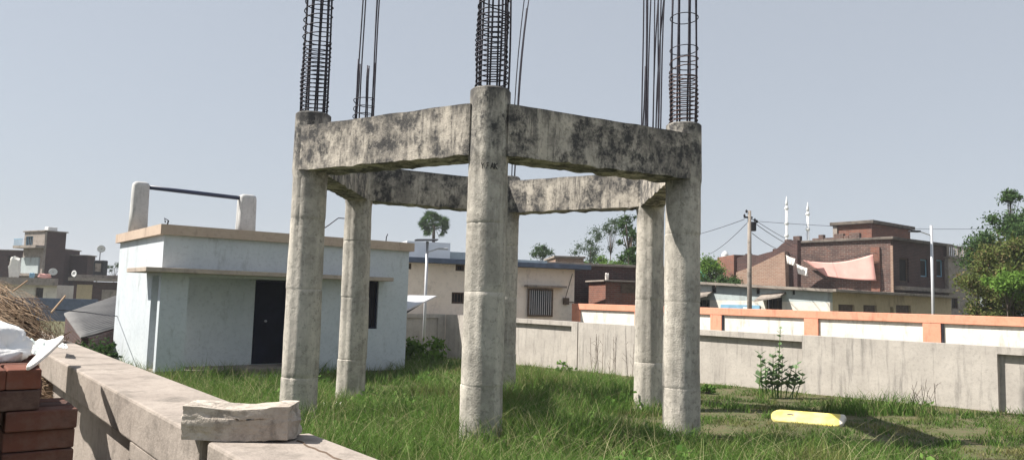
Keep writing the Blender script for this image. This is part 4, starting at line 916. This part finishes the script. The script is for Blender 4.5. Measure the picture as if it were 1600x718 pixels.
# milkweed plant at the wall
P = at(1215, 612, 14.4); gz = ground(P.x, P.y)
mw = thing('milkweed_plant', 'tall broad leaved milkweed plant growing against the grey wall', 'plant', (P.x, P.y, gz))
rg = random.Random(9); st = MB(); lf = MB()
stems = [(.03, 1.28, .05), (-.9, .80, -.05), (-.7, .62, .0), (-1.1, .55, .0), (-.3, .62, .0), (.2, .72, .05), (.5, .55, .1), (.9, .62, .12), (1.1, .42, .15), (-.5, .35, -.1), (.0, .45, .0), (.7, .36, .2), (-.1, .82, -.08)]
for (bx, h, lx) in stems:
    pts = [Vector((bx*.3, 0, 0)), Vector((bx*.3+lx*.5, .02, h*.5)), Vector((bx*.3+lx*.9, rg.uniform(-.1, .1), h))]; st.tube(pts, .012, 5, .006)
    nn = int(h/.075)
    for k in range(2, nn+1):
        t = k/nn; p = pts[0].lerp(pts[1], min(1, t*2)) if t < .5 else pts[1].lerp(pts[2], t*2-1)
        for s in (0, math.pi):
            a = k*1.57+s+rg.uniform(-.7, .7)
            if rg.random() < .22: continue
            L = (.21 if h < 1 else .14)*(1.15-t*.45); d = Vector((math.cos(a), math.sin(a), .75)).normalized(); w = d.cross(Vector((0, 0, 1))).normalized()*L*.36
            lf.add([p, p+d*L*.45+w, p+d*L-Vector((0, 0, .01)), p+d*L*.45-w], [(0, 1, 2, 3)])
st.build('stem', M['leaf_weed'], mw); lf.build('foliage', M['leaf_calo'], mw)
def bushplant(name, label, px, py, Y, w, h, mat, n, leaf, seed, cat='shrub', group=None):
    P = at(px, py, Y); t = thing(name, label, cat, (P.x, P.y, ground(P.x, P.y)), 0, group)
    cl = subclumps((0, 0, h*.45), (w/2*.8, w/3, h*.4), 16, min(w, h)*.22, seed)
    s = MB()
    for c in cl[:8]: s.tube([(0, 0, 0), c[:3]], .008, 4)
    s.build('stem', M['bark'], t); leaf_obj('foliage', leaves(cl, n, leaf, rng=np.random.default_rng(seed)), mat, t)
bushplant('leafy_shrub', 'light green leafy vine clump in the shaded back corner of the yard', 663, 575, 19.6, 1.3, .95, M['leaf_bright'], 1900, .15, 41)
bushplant('weed_plant', 'low green weed at the wall joint behind the back columns', 882, 572, 18.2, .5, .45, M['leaf_weed'], 300, .09, 42, 'weed')
bushplant('weed_plant', 'small dark weed sprouting at the wall foot right of the front right column', 1103, 590, 15.2, .5, .25, M['leaf_weed'], 300, .07, 43, 'weed')
bushplant('leafy_shrub', 'dark green plants in the gap below the corrugated shed roof', 150, 545, 14.6, .9, 1.15, M['leaf_tree'], 1500, .09, 44)
def stalks(label, px, py, Y, n, h, spread, seed):
    P = at(px, py, Y); rg = random.Random(seed); m = MB()
    for k in range(n):
        a = Vector((rg.uniform(-spread, spread), rg.uniform(-.15, .15), 0)); hh = h*rg.uniform(.5, 1); l = rg.uniform(-.15, .15)
        b = a+Vector((l, 0, hh)); m.tube([a, a.lerp(b, .5)+Vector((l*.2, 0, 0)), b], .006, 4, .003)
        for j in range(3):
            c = a.lerp(b, rg.uniform(.4, .9)); m.tube([c, c+Vector((rg.uniform(-.12, .12), 0, rg.uniform(.05, .16)))], .003, 3)
    o = m.build('dry_stalks', M['wood'], loc=(P.x, P.y, ground(P.x, P.y))); props(o, label, 'weed')
stalks('cluster of bare dry stalks against the grey wall left of the back right column', 962, 590, 17.2, 12, 1.15, .5, 1)
stalks('few thin dry stalks rising from the grass clump at the right wall foot', 1445, 640, 12.3, 7, .55, .3, 2)

# ------------------------------------------------------------------ grass
def blades(xy, h, w, bend, seed, k=3):
    rg = np.random.default_rng(seed); n = len(xy)
    gz = np.array([ground(x, y) for x, y in xy])
    a = rg.uniform(0, 2*np.pi, n); d = np.stack([np.cos(a), np.sin(a)], 1); fa = rg.uniform(0, 2*np.pi, n); f = np.stack([np.cos(fa), np.sin(fa)], 1)
    V = np.zeros((n, 2*k+1, 3)); b = bend*rg.uniform(.3, 1.3, n)
    for j in range(k+1):
        t = j/k; off = (d*(b*h*t*t)[:, None]); z = gz-.02+h*t*(1-.35*b*t)
        ww = w*(1-.75*t)
        if j < k:
            V[:, 2*j, :2] = xy+off-f*ww[:, None]/2; V[:, 2*j+1, :2] = xy+off+f*ww[:, None]/2; V[:, 2*j, 2] = z; V[:, 2*j+1, 2] = z
        else: V[:, 2*k, :2] = xy+off; V[:, 2*k, 2] = z
    base = np.arange(n)[:, None]*(2*k+1); q = []
    for j in range(k-1): q += [2*j, 2*j+1, 2*j+3, 2*j+2]
    q += [2*k-2, 2*k-1, 2*k]
    loops = (base+np.array(q)[None, :]).ravel(); sizes = np.tile(np.array([4]*(k-1)+[3]), n)
    return V.reshape(-1, 3), loops, sizes
def nz(x, y, s, o=0): return np.array([noise.noise(Vector((a*s+o, b*s, o))) for a, b in zip(x, y)])
def sample(n, seed, power=1.):
    rg = np.random.default_rng(seed); out = []
    tot = 0
    while tot < n:
        y = 1.8+(25-1.8)*rg.random(n*2)**1.5; u = rg.uniform(-.60, .74, n*2); x = u*y
        pd = .79*x+.613*y; q = -.613*x+.79*y
        ok = (pd > 1.06) & (pd < 14.02) & (q < 20.5)
        # keep the room's footprint clear
        Lx, Ly = FR.p.x, FR.p.y; uu = (x-Lx)*FR.d.x+(y-Ly)*FR.d.y; vv = (x-Lx)*FR.n.x+(y-Ly)*FR.n.y
        ok &= ~((uu > -.0) & (uu < RW) & (vv > .0) & (vv < RD))
        out.append(np.stack([x[ok], y[ok]], 1)); tot += ok.sum()
    return np.concatenate(out)[:n]
def tallness(x, y):
    pd = .79*x+.613*y; q = -.613*x+.79*y
    t = np.clip((8.6+4.2*np.clip((q-8.2)/1.5, 0, 1)-pd)/2.2, 0, 1)*np.clip((q-3.2-.5*(pd-4))/2.0, 0, 1)
    t = np.maximum(t, .95*np.exp(-((x-.3)**2+(y-5.2)**2)/4.5))
    t = np.maximum(t, .8*np.exp(-((x-1.9)**2+(y-7.3)**2)/1.6))
    t = np.maximum(t, .9*np.exp(-((x-2.9)**2+(y-7.4)**2)/1.8))
    t = np.maximum(t, .75*np.exp(-((x-.6)**2+(y-12.5)**2)/5))
    t = np.maximum(t, .9*np.exp(-((x-6.0)**2/.9+(y-12.4)**2/.25)))
    t *= 1-.9*np.exp(-((x+2.6)**2/2.2+(y-15)**2/5)); t *= 1-.85*np.exp(-((x-1.6)**2/.5+(y-10.9)**2/1.0))
    return t
xy = sample(175000, 1); x, y = xy.T; T_ = tallness(x, y); nn_ = nz(x, y, .9); keep = ((T_+nn_*.35) > .33) | (nz(x, y, 2.3, 11) > .30)
xt = xy[keep]; tt = T_[keep]; n1 = nn_[keep]
h = (.17+.42*tt*(.75+n1*.7))*(1-.75*np.exp(-(((xt[:, 0]-4.25)/.75)**2+((xt[:, 1]-10.7)/.45)**2)**2))*np.random.default_rng(3).uniform(.55, 1.15, len(xt))
V, l, s = blades(xt, h, np.full(len(xt), .0095)+.0004*xt[:, 1], .65, 5, 3)
props(np_mesh('grass', V, l, s, M['leaf_grass']), 'long green wild grass growing between and around the columns', 'grass', kind='stuff')
xy = sample(240000, 2); T_ = tallness(*xy.T); x, y = xy.T
h = (.06+.09*nz(x, y, 1.3, 4)+.05*nz(x, y, 5, 6)+.05*T_)*np.random.default_rng(4).uniform(.5, 1.4, len(xy)); h = np.maximum(h, .02)
V, l, s = blades(xy, h, np.full(len(xy), .009)+.0005*y, .7, 6, 2)
props(np_mesh('grass', V, l, s, M['leaf_dry']), 'short half dry lawn covering the open right side of the yard', 'grass', kind='stuff')
xy = sample(9000, 8); T_ = tallness(*xy.T); k = T_ > .55; xy = xy[k][:3400]
V, l, s = blades(xy, np.random.default_rng(7).uniform(.45, .78, len(xy)), np.full(len(xy), .005), 1.1, 9, 6)
props(np_mesh('grass', V, l, s, M['seed_stalk']), 'pale arching seed stalks above the long grass', 'grass', kind='stuff')
# broad leaved weeds in the grass
xy = sample(2600, 12); T_ = tallness(*xy.T); k = (T_ > .4) & (nz(xy[:, 0], xy[:, 1], .8, 9) > .12); xy = xy[k]
C = [[a, b, ground(a, b)+.16, .13, .13, .12, 1] for a, b in xy]
for (px, py, Y) in ((640, 640, 11), (600, 620, 12.3), (690, 640, 9.8), (655, 660, 9.2), (560, 650, 11)):
    P = at(px, py, Y)
    for k in range(10): C.append([P.x+random.gauss(0, .22), P.y+random.gauss(0, .2), ground(P.x, P.y)+.2, .14, .14, .12, 2])
props(leaf_obj('weeds', leaves(C, 9000, .07, up=-.2, asp=.7), M['leaf_weed']), 'broad leaved weeds mixed into the long grass', 'weeds', kind='stuff')

# ------------------------------------------------------------------ yellow marker stone
P = at(1205, 641, 11.3); Q = at(1320, 648, 10.9); d = (Q-P); d.z = 0; L = d.length
mk = thing('marker_stone', 'yellow painted round ended marker stone lying in the short grass', 'marker stone', (P.x, P.y, ground(P.x, P.y)+.03), math.atan2(d.y, d.x))
m = MB(); ol = []; wv = .15
for k in range(13): a = math.pi/2+k*math.pi/12; ol.append((.15+.15*math.cos(a), wv*math.sin(a)))
ol += [(L*.5, -wv), (L-.10, -wv*1.05), (L-.02, -wv*.5), (L+.02, wv*.6), (L-.0, wv), (L*.5, wv)]
m.prism([(x, y, 0) for x, y in ol], (0, 0, .075)); mo = m.build('stone', M['marker'], mk, bevel=.02)
mo.rotation_euler = (R(26), R(0), 0)
m = MB(); m.tube([(.22, .02, .072), (.27, .03, .072), (.30, .02, .072)], .018, 6); k = m.build('worn_spot', M['slab'], mk); k.rotation_euler = (R(26), 0, 0)

# ------------------------------------------------------------------ bricks, sack, bag, tile, straw
BG = 'loose bricks of the stack at the left'
bl, bw_, bh_ = .225, .108, .071
proto = None
def put_brick(x, y, z, rz, lab='red clay brick in the loose stack against the cement wall', seed=0):
    global proto
    if proto is None:
        m = MB(); m.box(-bl/2, bl/2, -bw_/2, bw_/2, 0, bh_); proto = m.build('brick', M['brick'], bevel=.006); o = proto
    else: o = proto.copy(); COL.objects.link(o)
    o.location = (x, y, z); o.rotation_euler = (0, 0, rz); props(o, lab, 'brick', BG); return o
S0 = Vector((-1.65, 2.87, 0)); sa = ANG_B; dx_ = BX; dy_ = -AX
zt_st = 1.304; rn = random.Random(12); nrow = 8
for r_ in range(nrow):
    z = zt_st-(r_+1)*(bh_+.003); xr = -.065 if r_ < 2 else .055
    off = 0 if r_ % 2 == 0 else -bl*.5
    for j in range(11):
        for i in range(4 if r_ else 8):
            if r_ > 0 and (j > 0 and i > 0 or j > 4): continue
            e = xr if j < 3 else -.02
            if r_ == 0:      # top course laid end on
                if j > 4: continue
                c = S0+dx_*(e-bw_/2-i*(bw_+rn.uniform(.003, .012)))+dy_*(bl/2+j*(bl+.008)); a = sa+math.pi/2
            else: c = S0+dx_*(e-bl/2+off*(i > 0)-i*(bl+.014))+dy_*(bw_/2+j*(bw_+.008)+rn.uniform(-.012, .012)); a = sa
            put_brick(c.x+rn.uniform(-.004, .004), c.y+rn.uniform(-.004, .004), z, a+rn.uniform(-.05, .05))
c = Vector((S0.x, S0.y, 0))-dx_*.5+dy_*.2
sp = thing('brick_pier', 'rough brick footing under the loose brick stack', 'brick footing', (c.x, c.y, 0), sa)
MB().box(-.6, .49, -.19, 1.1, -.3, zt_st-nrow*(bh_+.003)-.003).build('footing', M['brick_red'], sp)
# sack
P = at(-48, 560, 3.15); sk = thing('white_sack', 'bulging white woven sack lying on the brick stack at the left edge', 'sack', (P.x, P.y, zt_st))
m = MB(); NU, NV = 72, 40
for j in range(NV+1):
    v = j/NV*2-1; a = math.acos(max(-1, min(1, v)))
    for i in range(NU):
        t = i/NU*2*math.pi; r = math.sin(a)**.75
        x = .24*math.cos(a)*1.0; yy = .17*r*math.cos(t); zz = .088*r*math.sin(t)
        wr = .012*noise.noise(Vector((x*14, math.cos(t)*3, math.sin(t)*3)))+.007*noise.noise(Vector((x*45, math.cos(t)*6, math.sin(t)*9)))+.006*math.sin(t*15+x*10)*abs(x/.24)**2
        x2 = x+ (0.05*(-math.sin(t)) if x > .15 else 0)*((x-.15)/.09)
        m.v.append((x2, yy*(1+wr*10), .078+zz*(1+wr*10)))
m.f = [(j*NU+i, j*NU+(i+1) % NU, (j+1)*NU+(i+1) % NU, (j+1)*NU+i) for j in range(NV) for i in range(NU)]
o = m.build('bag', M['sack'], sk, smooth=True); o.rotation_euler = (0, R(8), R(-20))
# flattened printed bag over the wall end
def surf(name, label, cat, corners, mat, amp, seed, thick=.004, N=24):
    a, b, c, d = [Vector(p) for p in corners]; m = MB()
    for j in range(N+1):
        for i in range(N+1):
            s, t = i/N, j/N; p = a.lerp(b, s).lerp(d.lerp(c, s), t)
            p.z += amp*(noise.noise(Vector((s*4, t*4, seed)))+.5*noise.noise(Vector((s*10, t*10, seed)))); m.v.append(p-a)
    m.f = [(j*(N+1)+i, j*(N+1)+i+1, (j+1)*(N+1)+i+1, (j+1)*(N+1)+i) for j in range(N) for i in range(N)]
    o = m.build(name, mat, smooth=True, loc=a); o.modifiers.new('t', 'SOLIDIFY').thickness = thick; props(o, label, cat); return o
surf('printed_bag', 'flattened white plastic bag with faint green print on the wall end', 'bag', [at(20, 566, 3.55), at(74, 546, 3.95), at(97, 531, 4.5), at(22, 529, 4.5)], M['bag'], .035, 3)
surf('printed_bag', 'small white scrap end with a green corner lying on the near wall top', 'bag', [at(88, 541, 4.95), at(106, 543, 4.9), at(104, 538, 5.2), at(90, 534, 5.3)], M['bag'], .015, 5)
# leaning tile strip
p0, p1 = at(44, 578, 2.78), at(97, 528, 3.7); ax_ = (p1-p0).normalized(); nr_ = Vector((.25, -.75, .6)); nr_ = (nr_-ax_*nr_.dot(ax_)).normalized(); sd_ = nr_.cross(ax_)
m = MB(); Lt = (p1-p0).length; pl = [(0, .006), (.06, .012), (.15, .016), (.4, .021), (.7, .022), (.92, .017), (1, .008)]
ring_ = [p0+ax_*Lt*t+sd_*w+nr_*.0 for t, w in pl]+[p0+ax_*Lt*t-sd_*w for t, w in pl[::-1]]
m.prism([q-p0 for q in ring_], nr_*.014); o = m.build('broken_tile', M['tile'], bevel=.004, loc=p0); props(o, 'narrow broken white tile leaning out from the brick stack to the wall', 'tile')
# straw
sc_ = Vector((-4.6, 6.2, -.23))
st = MB(); n = 24
def mound(p):  # radial direction -> radius
    return 1
heap = thing('straw_heap', 'heap of brown dry straw and reeds at the left beyond the wall end', 'straw heap', sc_)
lobes = [((.05, .0, .95), (1.0, .9, .93)), ((1.0, -.45, .74), (.66, .6, .62)), ((-.7, -.2, 1.0), (.85, .7, .95))]
for (c, r) in lobes:
    import bmesh
    bm = bmesh.new(); bmesh.ops.create_icosphere(bm, subdivisions=4, radius=1)
    for v in bm.verts:
        p = v.co; k = 1+.12*noise.noise(p*3)-.05; v.co = Vector((c[0]+p.x*r[0]*k*.92, c[1]+p.y*r[1]*k*.92, c[2]+p.z*r[2]*k*.92))
    me = bpy.data.meshes.new('straw_mass'); bm.to_mesh(me); bm.free(); me.materials.append(M['straw_core']); o = bpy.data.objects.new('straw_mass', me); COL.objects.link(o); o.parent = heap
rg = np.random.default_rng(20); NS = 24000; vv = []; 
for i in range(NS):
    c, r = lobes[rg.choice(3, p=[.4, .4, .2])]; d = rg.normal(size=3); d /= np.linalg.norm(d)
    if d[2] < -.3: d[2] *= -1
    if d[1] > .3: d[1] *= -1
    p = np.array(c)+d*np.array(r)*rg.uniform(.9, 1.06)
    t = np.array([1.0, -.25, .12])+rg.normal(size=3)*.28; nrm = d/np.array(r); nrm /= np.linalg.norm(nrm)
    t -= nrm*np.dot(t, nrm)*rg.uniform(.65, 1.0); t /= np.linalg.norm(t); L = rg.uniform(.12, .42)
    w = np.cross(t, nrm); w /= np.linalg.norm(w)+1e-6; w *= rg.uniform(.002, .005)
    a = p-t*L/2; b = p+t*L/2; mid = p+nrm*.012
    vv += [a-w, a+w, mid+w, mid-w, mid-w, mid+w, b+w*.5, b-w*.5]
V = np.array(vv)
o = np_mesh('straw', V, np.arange(len(V)), np.full(len(V)//4, 4), M['straw'], heap); o['kind'] = 'stuff'
m = MB(); a = at(80, 488, 5.3)-sc_; b = at(102, 462, 5.5)-sc_; m.tube([a, b], .007, 6); m.build('reed', M['straw'], heap)
m = MB(); a = at(20, 455, 5.3)-sc_; b = at(43, 438, 5.4)-sc_; m.tube([a, b], .005, 6); m.build('reed', M['straw'], heap)
